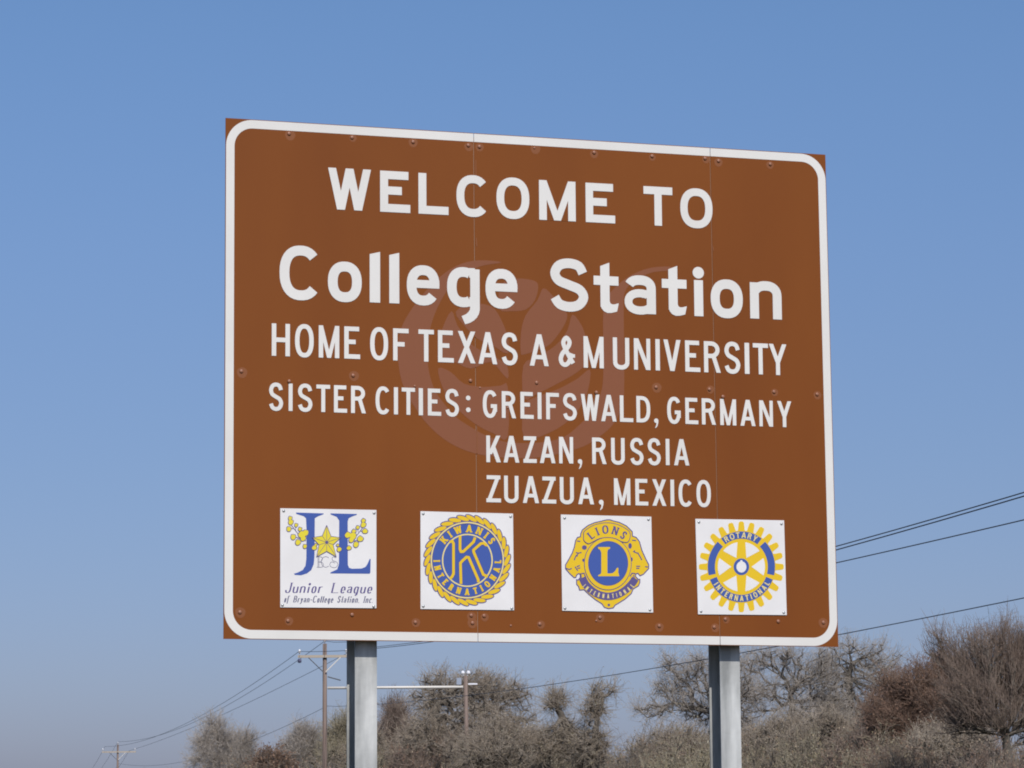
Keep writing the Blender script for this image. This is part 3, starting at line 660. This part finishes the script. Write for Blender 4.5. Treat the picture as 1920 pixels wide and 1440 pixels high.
for off, ra, la, lab in specs:
    A = base1 + RH * off; A = np.array([A[0], A[1], 0.])
    pr, c1 = fitline(ra, A, dl, 0, 128)
    pl, c2 = fitline(la, A, dl, -SP, 0)
    pr = [pl[-1]] + pr[1:]
    pe, _ = fitline([], A, dl, 0, 1) if False else (None, None)
    e0 = pl[0]; ext = [(e0[0] - dl[0] * q, e0[1] - dl[1] * q, e0[2] - 3.2 * (1 - (1 - q / 70) ** 2)) for q in (140, 110, 80, 50, 25, 10)]
    ext = [(a_, b_, c_) for a_, b_, c_ in ext]
    cable(ext + pl + pr, .012 if off != .12 else .010).build('power_line', M_wire, label=lab, cat='cable', group='power lines strung between the poles')
    if off == 0.0: ztop = pr[-1][2]
# the next pole of the line, to the right of the view
def copy_tree(o, parent=None):
    c = o.copy(); col.objects.link(c); c.parent = parent
    for ch in o.children: copy_tree(ch, c)
    return c
c3 = copy_tree(up1); c3.location = (near[0], near[1], ztop - H1 - .15); c3['label'] = 'nearest utility pole, out of the frame to the right of the sign'
for ch in list(c3.children):
    if ch.name.startswith('pole'): ch.scale = (1, 1, 1)

# ------------------------------------------------------------------ trees
def tubes(P0, P1, r0, r1, n=3):
    d = P1 - P0; L_ = np.linalg.norm(d, axis=1, keepdims=True) + 1e-9; d = d / L_
    a = np.where(np.abs(d[:, 2:3]) > .9, np.array([[1., 0, 0]]), np.array([[0, 0, 1.]]))
    u = np.cross(d, a); u /= np.linalg.norm(u, axis=1, keepdims=True); v = np.cross(d, u)
    k = len(P0); V = np.empty((k, 2 * n, 3))
    for i in range(n):
        t = 2 * math.pi * i / n; o = u * math.cos(t) + v * math.sin(t)
        V[:, i] = P0 + o * r0[:, None]; V[:, n + i] = P1 + o * r1[:, None]
    base = (np.arange(k) * 2 * n)[:, None]; Fq = []
    for i in range(n):
        j = (i + 1) % n; Fq.append(np.hstack([base + i, base + j, base + n + j, base + n + i]))
    return V.reshape(-1, 3), np.vstack(Fq)

def grow(rng, blobs, fork, N, tipr, alpha=.45, base_r=None, gnarl=.22):
    """blobs: (x,y,z,rx,ry,rz) ellipsoids; fork: list of trunk points. Returns nodes, parent, radius"""
    B = np.array(blobs, float); vol = (B[:, 3] * B[:, 4] * B[:, 5]) ** .8; vol /= vol.sum()
    idx = rng.choice(len(B), N, p=vol); d = rng.normal(size=(N, 3)); d /= np.linalg.norm(d, axis=1, keepdims=True)
    rad = rng.random(N) ** .55 * 1.12
    P = B[idx, :3] + d * rad[:, None] * B[idx, 3:6]
    P = P[P[:, 2] > .6]
    tr = np.array(fork, float); P = P[np.argsort(np.linalg.norm(P - tr[-1], axis=1) + rng.random(len(P)) * .6)]
    n0 = len(tr); cap = n0 + 3 * len(P); X = np.full((cap, 3), 1e9); par = np.full(cap, -1); pl_ = np.zeros(cap)
    X[:n0] = tr
    for i in range(1, n0): par[i] = i - 1
    pl_[:n0] = 0; pl_[: max(1, n0 - 2)] = 6       # do not sprout from the lowest trunk
    n = n0
    for p in P:
        dd = np.linalg.norm(X[:n] - p, axis=1); j = int(np.argmin(dd + alpha * pl_[:n])); L_ = dd[j]; last = j
        k = 1 if L_ < .55 else (2 if L_ < 1.4 else 3)
        for q in range(1, k + 1):
            if n >= cap: break
            x = X[j] + (p - X[j]) * q / k
            if q < k: x = x + rng.normal(size=3) * L_ * gnarl * .5 + np.array([0, 0, L_ * .06])
            X[n] = x; par[n] = last; pl_[n] = pl_[last] + L_ / k; last = n; n += 1
    X = X[:n]; par = par[:n]; A = np.zeros(n); e = 2.6
    haschild = np.zeros(n, bool); haschild[par[par >= 0]] = True
    A[~haschild] = tipr ** e
    for i in range(n - 1, 0, -1): A[par[i]] += A[i]
    return X, par, A ** (1 / e)

def make_tree(name, rng, blobs, trunk, N, label, cat, loc, mats, tw=6, twl=.8, twr=.010, leaves=0, leafsize=.07, tipr=.016, group=None, alpha=.45, up=.25, sub=2, spread=1.0, gnarl=.22):
    X, par, r = grow(rng, blobs, trunk, N, tipr, alpha, gnarl=gnarl)
    e = empty(name, loc, label, cat, group, AZ)
    ch = np.arange(1, len(X)); P0, P1, r0, r1 = X[par[ch]], X[ch], r[par[ch]], r[ch]
    r0 = np.minimum(r0, r1 * 1.5)
    big = r1 > .045
    nt_ = len(trunk)
    V1, Q1 = tubes(P0[big], P1[big], r0[big], r1[big], 7)
    link('trunk', npmesh('trunk', V1, Q1, mats[0], smooth=True), e)
    V2, Q2 = tubes(P0[~big], P1[~big], r0[~big], r1[~big], 4)
    link('branches', npmesh('branches', V2, Q2, mats[0]), e)
    # twigs
    fine = np.where(r < .035)[0]; fine = fine[fine > nt_]
    src = np.repeat(fine, tw); k = len(src)
    bd = X[src] - X[par[src]]; L_ = np.linalg.norm(bd, axis=1, keepdims=True) + 1e-6; f = rng.random((k, 1))
    S = X[src] - bd * f; bd = bd / L_
    dr = bd * .8 + rng.normal(size=(k, 3)) * .75 * spread + np.array([0, 0, up]); dr /= np.linalg.norm(dr, axis=1, keepdims=True)
    ln = twl * (.35 + .9 * rng.random((k, 1))); M_ = S + dr * ln * .5
    dr2 = dr + rng.normal(size=(k, 3)) * .5 * spread + np.array([0, 0, up * .5]); dr2 /= np.linalg.norm(dr2, axis=1, keepdims=True)
    E_ = M_ + dr2 * ln * .5
    o = np.ones(k)
    a1, b1 = tubes(S, M_, o * twr, o * twr * .85, 3); a2, b2 = tubes(M_, E_, o * twr * .85, o * twr * .45, 3)
    VV = [a1, a2]; QQ = [b1, b2 + len(a1)]; off = len(a1) + len(a2)
    ends = [E_, M_]
    if sub:
        s2 = np.repeat(np.arange(k), sub); k2 = len(s2); f = rng.random((k2, 1)); st2 = M_[s2] + (E_[s2] - M_[s2]) * f
        d3 = dr2[s2] * .7 + rng.normal(size=(k2, 3)) * .7; d3 /= np.linalg.norm(d3, axis=1, keepdims=True)
        E2 = st2 + d3 * twl * (.2 + .4 * rng.random((k2, 1))); o2 = np.ones(k2)
        a3, b3 = tubes(st2, E2, o2 * twr * .7, o2 * twr * .4, 3); VV.append(a3); QQ.append(b3 + off); ends.append(E2)
    link('twigs', npmesh('twigs', np.vstack(VV), np.vstack(QQ), mats[1]), e, kind='stuff')
    if leaves:
        EE = np.vstack(ends); id_ = rng.integers(0, len(EE), leaves); c = EE[id_] + rng.normal(size=(leaves, 3)) * .02
        a = rng.normal(size=(leaves, 3)); a /= np.linalg.norm(a, axis=1, keepdims=True); b = np.cross(a, rng.normal(size=(leaves, 3))); b /= np.linalg.norm(b, axis=1, keepdims=True)
        s_ = leafsize * (.5 + rng.random((leaves, 1)))
        V = np.stack([c - a * s_, c + b * s_ * .55, c + a * s_, c - b * s_ * .55 + a * s_ * .2], 1).reshape(-1, 3)
        Qd = np.arange(4 * leaves).reshape(-1, 4); nm = len(mats) - 2
        link('leaves', npmesh('leaves', V, Qd, mats[2:], mi=rng.integers(0, nm, leaves)), e, kind='stuff')
    return e

B_oak = mat('oak_bark', (.075, .064, .054), .95, .1, noise=(2.2, 1, (.21, .185, .155)))
B_tan = mat('tan_twigs', (.30, .245, .19), .95, .1, noise=(1.2, 1, (.41, .35, .285)))
B_pale = mat('pale_twigs', (.35, .305, .26), .95, .1, noise=(1.0, 1, (.45, .40, .355)))
B_olive = mat('lichen_twigs', (.28, .24, .16), .95, .1, noise=(1.0, 1, (.37, .325, .24)))
B_thick = mat('rusty_stems', (.25, .16, .11), .95, .1, noise=(1.0, 1, (.35, .25, .185)))
B_brown = mat('brown_twigs', (.19, .14, .112), .95, .1, noise=(1.0, 1, (.28, .22, .18)))
B_low = mat('grey_brown_stems', (.19, .155, .12), .95, .1, noise=(1.0, 1, (.30, .255, .205)))  # darker grey-brown of the tan bushes and the thicket
B_rust = mat('rust_twigs', (.17, .112, .084), .95, .1, noise=(1.0, 1, (.27, .185, .14)))
L_lich = mat('grey_lichen', (.36, .335, .26), .95, .1); L_oli = mat('olive_leaf', (.24, .205, .125), .9, .1)
L_rus = mat('rusty_leaf', (.21, .125, .085), .9, .1); L_bro = mat('dry_brown_leaf', (.26, .175, .12), .9, .1); L_tan = mat('tan_leaf', (.33, .265, .19), .9, .1)

def from_px(cx, D, blobs, trunk_px, rng, depth=1.0):
    k = D / F; base = pt(cx, 1500, D); loc = (base[0], base[1], -.12)
    def zz(py, px=cx): return pt(px, py, D)[2] + .12
    B = []
    for (x, y, rx, ry) in blobs:
        dy = rng.uniform(-.35, .35) * rx * k * 2 * depth
        B.append(((x - cx) * k, dy, zz(y, x), rx * k, max(rx, ry) * k * depth, ry * k))
    T = []
    z0 = -.3; pts_ = [(cx, None)] + trunk_px
    zf = zz(trunk_px[0][1], trunk_px[0][0])
    n = max(3, int(zf / .8)); xs_ = (trunk_px[0][0] - cx) * k
    for i in range(n + 1):
        t = i / n; T.append((xs_ * t + (rng.normal() * .05 if 0 < i < n else 0), rng.normal() * .04 if i else 0, z0 + (zf - z0) * t))
    for q in trunk_px[1:]: T.append(((q[0] - cx) * k, rng.normal() * .15, zz(q[1], q[0])))
    return loc, B, T

TREES = [
 # name, cx, D, blobs, trunk px, N, style, label
 (402, 185, [(400, 1372, 22, 26), (385, 1400, 20, 18), (415, 1395, 20, 22), (395, 1428, 30, 18)], [(404, 1440), (400, 1415), (397, 1395)], 260, 'pale', 'thin pale bare tree leftmost of the row, its top taller than its neighbour'),
 (452, 190, [(452, 1400, 24, 28), (440, 1425, 30, 20), (470, 1430, 22, 20)], [(452, 1450), (449, 1430)], 240, 'pale', 'small pale bare tree right of the leftmost one, with rounded top'),
 (512, 175, [(512, 1432, 28, 26), (490, 1445, 22, 18), (535, 1445, 20, 16)], [(512, 1470), (512, 1450)], 240, 'rusty', 'low rusty brown shrubby tree between two pale trees left of the utility pole'),
 (566, 180, [(562, 1385, 13, 26), (585, 1392, 13, 28), (572, 1420, 34, 28), (545, 1412, 18, 24)], [(566, 1460), (566, 1425)], 330, 'pale', 'pale upright bare tree just left of the utility pole'),
 (640, 178, [(628, 1385, 16, 34), (648, 1374, 14, 34), (640, 1420, 38, 32), (665, 1400, 18, 30)], [(640, 1460), (640, 1420)], 380, 'olive', 'bare tree standing half behind the left sign post'),
 (742, 172, [(735, 1350, 12, 34), (751, 1352, 11, 34), (745, 1388, 34, 34), (718, 1405, 22, 34), (742, 1430, 50, 30)], [(744, 1465), (743, 1420), (742, 1380)], 620, 'brown', 'dark reddish bare tree with two narrow peaks right of the left post'),
 (830, 157, [(836, 1286, 48, 34), (890, 1288, 40, 26), (930, 1296, 50, 28), (905, 1268, 22, 14), (808, 1318, 40, 40), (900, 1335, 70, 40), (965, 1308, 32, 20), (985, 1350, 28, 18), (850, 1385, 85, 45), (785, 1378, 36, 36), (945, 1385, 50, 36)], [(831, 1460), (828, 1420), (822, 1380), (816, 1340), (822, 1318)], 1900, 'oak', 'largest bare oak between the posts, dark trunk left of the brown pole'),
 (1085, 148, [(1046, 1308, 24, 20), (1040, 1322, 26, 12), (1062, 1372, 26, 26), (1040, 1395, 34, 30), (1085, 1405, 30, 34), (1010, 1400, 30, 30)], [(1092, 1450), (1080, 1400), (1064, 1358), (1048, 1330), (1044, 1318)], 620, 'oak', 'bare oak with a leaning limb ending in a round tuft, between the posts'),
 (1117, 147, [(1118, 1308, 13, 22), (1148, 1292, 14, 9), (1136, 1304, 12, 10), (1108, 1335, 20, 26), (1128, 1335, 12, 18), (1130, 1400, 12, 26), (1100, 1400, 26, 36), (1115, 1430, 35, 20)], [(1117, 1460), (1120, 1410), (1118, 1370), (1122, 1345)], 520, 'oak', 'slender dark-stemmed bare tree at the edge of the gap in the trees'),
 (1350, 140, [(1258, 1243, 16, 22), (1282, 1272, 34, 24), (1262, 1295, 40, 20), (1226, 1334, 36, 16), (1290, 1322, 45, 18), (1318, 1250, 34, 24), (1335, 1300, 42, 30), (1375, 1260, 40, 32), (1400, 1300, 40, 30), (1310, 1345, 40, 14), (1375, 1390, 60, 40), (1320, 1415, 60, 30), (1400, 1350, 22, 30)], [(1362, 1450), (1360, 1400), (1352, 1350), (1345, 1335)], 1300, 'oakopen', 'wide bare oak behind the right post, long open limb reaching left'),
 (1487, 145, [(1430, 1240, 44, 22), (1480, 1232, 38, 22), (1505, 1275, 48, 36), (1440, 1300, 44, 24), (1548, 1262, 26, 44), (1545, 1320, 46, 34), (1490, 1340, 55, 26), (1420, 1335, 26, 12), (1500, 1385, 60, 40), (1560, 1350, 40, 50), (1460, 1400, 50, 30)], [(1490, 1450), (1488, 1380), (1487, 1345), (1490, 1315)], 1300, 'oakopen', 'bare oak with spiky crown right beside the right post'),
 (1594, 150, [(1603, 1222, 28, 26), (1560, 1240, 22, 34), (1640, 1228, 30, 22), (1598, 1268, 44, 34), (1678, 1240, 22, 18), (1645, 1280, 40, 30), (1600, 1330, 62, 40), (1620, 1380, 70, 40), (1680, 1290, 24, 40), (1645, 1250, 24, 30)], [(1588, 1450), (1596, 1370), (1597, 1302), (1595, 1270), (1602, 1245)], 1150, 'oakopen', 'pale bare oak under the sign\'s lower right corner'),
 (700, 168, [(700, 1405, 34, 36), (672, 1420, 30, 30), (725, 1425, 34, 26), (690, 1385, 14, 20)], [(700, 1470), (700, 1430), (699, 1405)], 420, 'oak', 'low bare oak close to the right side of the left sign post'),
 (775, 166, [(775, 1410, 46, 40), (800, 1395, 30, 40), (750, 1430, 40, 26)], [(775, 1470), (775, 1435)], 480, 'oak', 'low bare oak in front of the left flank of the largest oak'),
 (930, 147, [(925, 1395, 56, 44), (965, 1410, 46, 36), (890, 1415, 50, 36), (950, 1370, 30, 26)], [(930, 1470), (928, 1430), (926, 1400)], 700, 'oak', 'broad low bare oak just right of the service pole'),
 (1020, 155, [(1020, 1415, 46, 36), (1000, 1395, 26, 34), (1050, 1430, 40, 26)], [(1020, 1470), (1018, 1430)], 460, 'oak', 'low bare oak left of the leaning limb with the tuft'),
 (1240, 138, [(1235, 1405, 44, 30), (1275, 1395, 44, 32), (1300, 1410, 44, 36), (1205, 1420, 30, 24)], [(1240, 1470), (1244, 1430), (1262, 1405)], 620, 'oak', 'spreading low bare oak right of the gap, below the long open limb'),
 (1430, 136, [(1425, 1400, 46, 36), (1465, 1390, 44, 40), (1400, 1420, 40, 30), (1440, 1372, 24, 16)], [(1430, 1470), (1432, 1425)], 620, 'oak', 'low bare oak just right of the right sign post'),
 (1545, 134, [(1540, 1385, 56, 44), (1580, 1400, 46, 40), (1505, 1400, 40, 36), (1560, 1355, 24, 24)], [(1545, 1470), (1544, 1420)], 740, 'oak', 'dense low bare oak under the pale crown at the sign corner'),
 (1660, 130, [(1655, 1385, 50, 44), (1690, 1400, 46, 40), (1620, 1400, 44, 40), (1645, 1350, 26, 24)], [(1660, 1470), (1658, 1420)], 700, 'oak', 'dense low bare oak left in front of the rusty leafed oak'),
 (1790, 118, [(1785, 1400, 60, 40), (1830, 1410, 40, 40), (1745, 1410, 44, 36)], [(1790, 1475), (1790, 1430)], 640, 'oak', 'low bare oak between the rusty oak and the rightmost trunk'),
 (1735, 128, [(1765, 1268, 40, 24), (1735, 1296, 56, 38), (1694, 1306, 40, 42), (1800, 1270, 40, 30), (1790, 1305, 44, 44), (1745, 1350, 80, 44), (1690, 1375, 50, 40), (1770, 1240, 18, 14), (1800, 1370, 60, 50), (1650, 1350, 30, 40)], [(1738, 1450), (1736, 1380)], 1300, 'rustydense', 'rusty brown leafed oak between the pale oaks and the rightmost tree'),
 (1893, 105, [(1772, 1222, 26, 28), (1800, 1262, 34, 34), (1838, 1218, 40, 26), (1885, 1206, 34, 26), (1925, 1220, 50, 30), (1858, 1262, 60, 40), (1915, 1280, 60, 55), (1820, 1310, 50, 40), (1950, 1290, 60, 60), (1990, 1330, 60, 60), (1850, 1340, 50, 44), (1935, 1350, 50, 44), (1800, 1355, 40, 36), (1768, 1205, 10, 16), (1890, 1188, 14, 16)], [(1893, 1450), (1891, 1408), (1888, 1380)], 2000, 'vase', 'rightmost tree, dense purplish brown with branches fanning upward'),
]
STY = {
 'pale': dict(mats=[B_oak, B_pale, L_lich, L_tan], tw=8, twl=.95, twr=.009, leaves=150, leafsize=.03, sub=2, tipr=.014, up=.45),
 'rusty': dict(mats=[B_brown, B_brown, L_rus, L_bro, L_bro], tw=6, twl=.7, twr=.010, leaves=6000, leafsize=.05, sub=1),
 'brown': dict(mats=[B_oak, B_brown, L_bro, L_oli], tw=8, twl=.95, twr=.010, leaves=900, leafsize=.03, up=.8, sub=1),
 'olive': dict(mats=[B_oak, B_olive, L_lich, L_oli], tw=8, twl=.9, twr=.010, leaves=900, leafsize=.03, sub=1, up=.5),
 'oak': dict(mats=[B_oak, B_tan, L_lich, L_oli, L_tan], tw=5, twl=.78, twr=.0088, leaves=2500, leafsize=.028, alpha=.30, sub=1, tipr=.019, up=.35, spread=1.2, gnarl=.34),
 'oakopen': dict(mats=[B_oak, B_pale, L_lich, L_tan, L_oli], tw=5, twl=.85, twr=.0076, leaves=1200, leafsize=.026, alpha=.26, gnarl=.36, sub=1, tipr=.0175, up=.4, spread=1.15),
 'rustydense': dict(mats=[B_oak, B_rust, L_rus, L_rus, L_bro], tw=8, twl=.8, twr=.009, leaves=12000, leafsize=.035, up=.6, tipr=.014),
 'vase': dict(mats=[B_oak, B_brown, L_bro, L_tan], tw=5, twl=.85, twr=.0065, leaves=1500, leafsize=.022, up=1.0, alpha=.85, spread=.6, tipr=.0105, sub=1, gnarl=.12),
}
NS = {'oak': .82, 'oakopen': .74, 'vase': .72, 'pale': .8, 'rustydense': .7}
for i, (cx, D, bl, tp, N, sty, lab) in enumerate(TREES):
    N = int(N * NS.get(sty, 1)); rng = np.random.default_rng(100 + i); loc, B, T = from_px(cx, D, bl, tp, rng)
    make_tree('bare_tree' if 'rusty' not in sty else 'oak_tree', rng, B, T, N, lab, 'tree', loc, group='trees standing in a row behind the sign', **STY[sty])

# undergrowth: bushes along the foot of the tree line
BUSH = {}
def bush_proto(kind, seed):
    rng = np.random.default_rng(seed); B = [(rng.uniform(-1.6, 1.6), rng.uniform(-1, 1), rng.uniform(1.2, 2.9), 1.4, 1.2, 1.2) for _ in range(6)]
    mats = {'olive': [B_oak, B_olive, L_oli, L_lich, L_tan], 'rusty': [B_brown, B_brown, L_rus, L_bro, L_tan], 'tan': [B_oak, B_low, L_tan, L_oli, L_bro]}[kind]
    return make_tree('bush', rng, B, [(0, 0, -.3), (0, 0, .3), (0.1, 0, .8)], 500, 'x', 'bush', (0, 0, 0), mats, tw=6, twl=.6, twr=.009, leaves=7000, leafsize=.034, group='bushes at the foot of the trees')
BL_ = [  # px x, px top, D, kind, label
 (300, 1434, 200, 'tan', 'tiny bush top just showing at the bottom edge left of the first tree'),
 (480, 1415, 170, 'tan', 'tan bush in front of the small pale tree'),
 (590, 1418, 165, 'olive', 'olive bush at the foot of the utility pole'),
 (668, 1395, 162, 'tan', 'tan bush behind the left sign post'),
 (720, 1388, 160, 'olive', 'olive bush right beside the left sign post'),
 (785, 1395, 155, 'rusty', 'reddish bush in front of the large oak\'s left side'),
 (850, 1385, 154, 'olive', 'olive bush in front of the dark trunk of the large oak'),
 (915, 1362, 156, 'rusty', 'reddish tan bush just right of the brown pole'),
 (975, 1368, 154, 'tan', 'tan bush between the large oak and the leaning oak'),
 (1035, 1385, 152, 'olive', 'olive bush under the leaning limb with the tuft'),
 (1100, 1405, 150, 'tan', 'tan bush at the foot of the slender dark-stemmed tree'),
 (1168, 1412, 170, 'rusty', 'low reddish bush in the gap between the trees'),
 (1215, 1372, 135, 'tan', 'tan bush just right of the gap'),
 (1265, 1362, 132, 'olive', 'olive bush under the long open limb'),
 (1315, 1372, 130, 'olive', 'olive bush left against the right sign post'),
 (1365, 1380, 134, 'rusty', 'reddish bush behind the right sign post'),
 (1420, 1385, 128, 'olive', 'olive bush right against the right sign post'),
 (1475, 1365, 126, 'tan', 'tan bush under the spiky-crowned oak'),
 (1530, 1352, 124, 'olive', 'olive bush below the sign\'s lower right corner'),
 (1590, 1362, 122, 'rusty', 'reddish bush right of the olive one below the sign corner'),
 (1645, 1352, 120, 'olive', 'olive bush left of the rusty leafed oak'),
 (1700, 1378, 112, 'rusty', 'rusty bush at the foot of the rusty leafed oak'),
 (1760, 1372, 110, 'tan', 'tan bush between the rusty oak and the rightmost tree'),
 (1820, 1385, 100, 'rusty', 'rusty bush left of the rightmost tree\'s stem'),
 (1885, 1395, 96, 'tan', 'tan bush in front of the rightmost tree\'s stem'),
 (1935, 1390, 94, 'rusty', 'rusty bush cut by the right edge of the picture')]
seen = {}
rb = random.Random(9)
for i, (px, py, D, kd, lab) in enumerate(BL_):
    v = rb.randrange(2); key = (kd, v)
    if key not in seen: o = seen[key] = bush_proto(kd, 40 + len(seen)); 
    else: o = copy_tree(seen[key])
    top = pt(px, py + 22, D); s_ = (top[2] + .12) / 4.0
    wx = 1.15 * (D / 150)
    o.location = (top[0], top[1], -.12); o.scale = (wx, wx, s_); o.rotation_euler = (0, 0, rb.uniform(0, 6.28)); o['label'] = lab
# the tangle of stems between and behind the bushes
def thicket():
    rng = np.random.default_rng(77); K = 2300
    prof = np.array([(330, 1465), (380, 1458), (480, 1438), (600, 1418), (700, 1382), (760, 1360), (850, 1345), (950, 1348), (1010, 1362), (1080, 1372), (1150, 1412), (1200, 1392), (1260, 1368), (1350, 1372), (1420, 1362), (1500, 1340), (1570, 1330), (1650, 1328), (1750, 1340), (1850, 1362), (1990, 1365)], float)
    px = 330 + 1660 * rng.random(K) ** .9; D = 186 - (px - 380) / 1540 * 64 + rng.uniform(-4, 6, K)
    tops = np.interp(px, prof[:, 0], prof[:, 1]) + 26 + 10 * np.sin(px * .045) + 6 * np.sin(px * .13)
    B = np.array([pt(x, 1500, d) for x, d in zip(px, D)]); Tz = np.array([pt(x, y, d)[2] for x, y, d in zip(px, tops, D)]) * (.45 + .55 * rng.random(K) ** .6)
    B[:, 2] = -.3; n = 6; X = [B]; lean = rng.normal(size=(K, 3)) * [.5, .5, 0]
    for i in range(1, n):
        f = i / (n - 1); X.append(B + lean * f * 1.6 + rng.normal(size=(K, 3)) * .16 * [1, 1, .3] + np.stack([0 * px, 0 * px, (Tz + .3) * f], 1))
    X = np.stack(X, 1); V = []; Q_ = []; off = 0
    for i in range(n - 1):
        r = .035 * (1 - i / n) + .008; v, q = tubes(X[:, i], X[:, i + 1], np.full(K, r), np.full(K, r * .75), 4); V.append(v); Q_.append(q + off); off += len(v)
    T_ = 22; src = np.repeat(np.arange(K), T_); f = .25 + .75 * rng.random(len(src)) ** .8; seg = np.minimum((f * (n - 1)).astype(int), n - 2); fr = (f * (n - 1) - seg)[:, None]
    S = X[src, seg] * (1 - fr) + X[src, seg + 1] * fr; d = rng.normal(size=S.shape) + [0, 0, .1]; d /= np.linalg.norm(d, axis=1, keepdims=True)
    ln = .35 + .75 * rng.random((len(S), 1)); M_ = S + d * ln * .5; d2 = d + rng.normal(size=d.shape) * .8; d2 /= np.linalg.norm(d2, axis=1, keepdims=True); E_ = M_ + d2 * ln * .5
    o = np.ones(len(S)); v, q = tubes(S, M_, o * .010, o * .008, 3); V.append(v); Q_.append(q + off); off += len(v)
    v, q = tubes(M_, E_, o * .008, o * .004, 3); V.append(v); Q_.append(q + off); off += len(v)
    cs = rng.integers(0, len(S), 60000); c = E_[cs] + rng.normal(size=(60000, 3)) * .03; a = rng.normal(size=c.shape); a /= np.linalg.norm(a, axis=1, keepdims=True); b = np.cross(a, rng.normal(size=c.shape)); b /= np.linalg.norm(b, axis=1, keepdims=True)
    s_ = .032 * (.5 + rng.random((len(c), 1))); V.append(np.stack([c - a * s_, c + b * s_ * .6, c + a * s_, c - b * s_ * .5], 1).reshape(-1, 3)); Q_.append(np.arange(4 * len(c)).reshape(-1, 4) + off)
    VV = np.vstack(V); QQ = np.vstack(Q_); col_ = VV[QQ[:, 0]]
    ph = np.sin(col_[:, 0] * .35) + np.sin(col_[:, 1] * .4 + 1) + .5 * np.sin(col_[:, 0] * .9 + 2); mi = np.where(ph > .9, 2, np.where(ph < -.6, 1, 0)); rnd = rng.random(len(mi)); mi = np.where(rnd < .25, rng.integers(0, 4, len(mi)), mi)
    link('thicket', npmesh('thicket', VV, QQ, [B_low, B_olive, B_brown, B_tan], mi=mi), kind='stuff', label='tangled winter thicket of bare stems between and behind the bushes', cat='thicket')
thicket()
print('tris', sum(sum(len(p.vertices) - 2 for p in me.polygons) if len(me.polygons) < 2000 else len(me.polygons) * 2 for me in bpy.data.meshes))
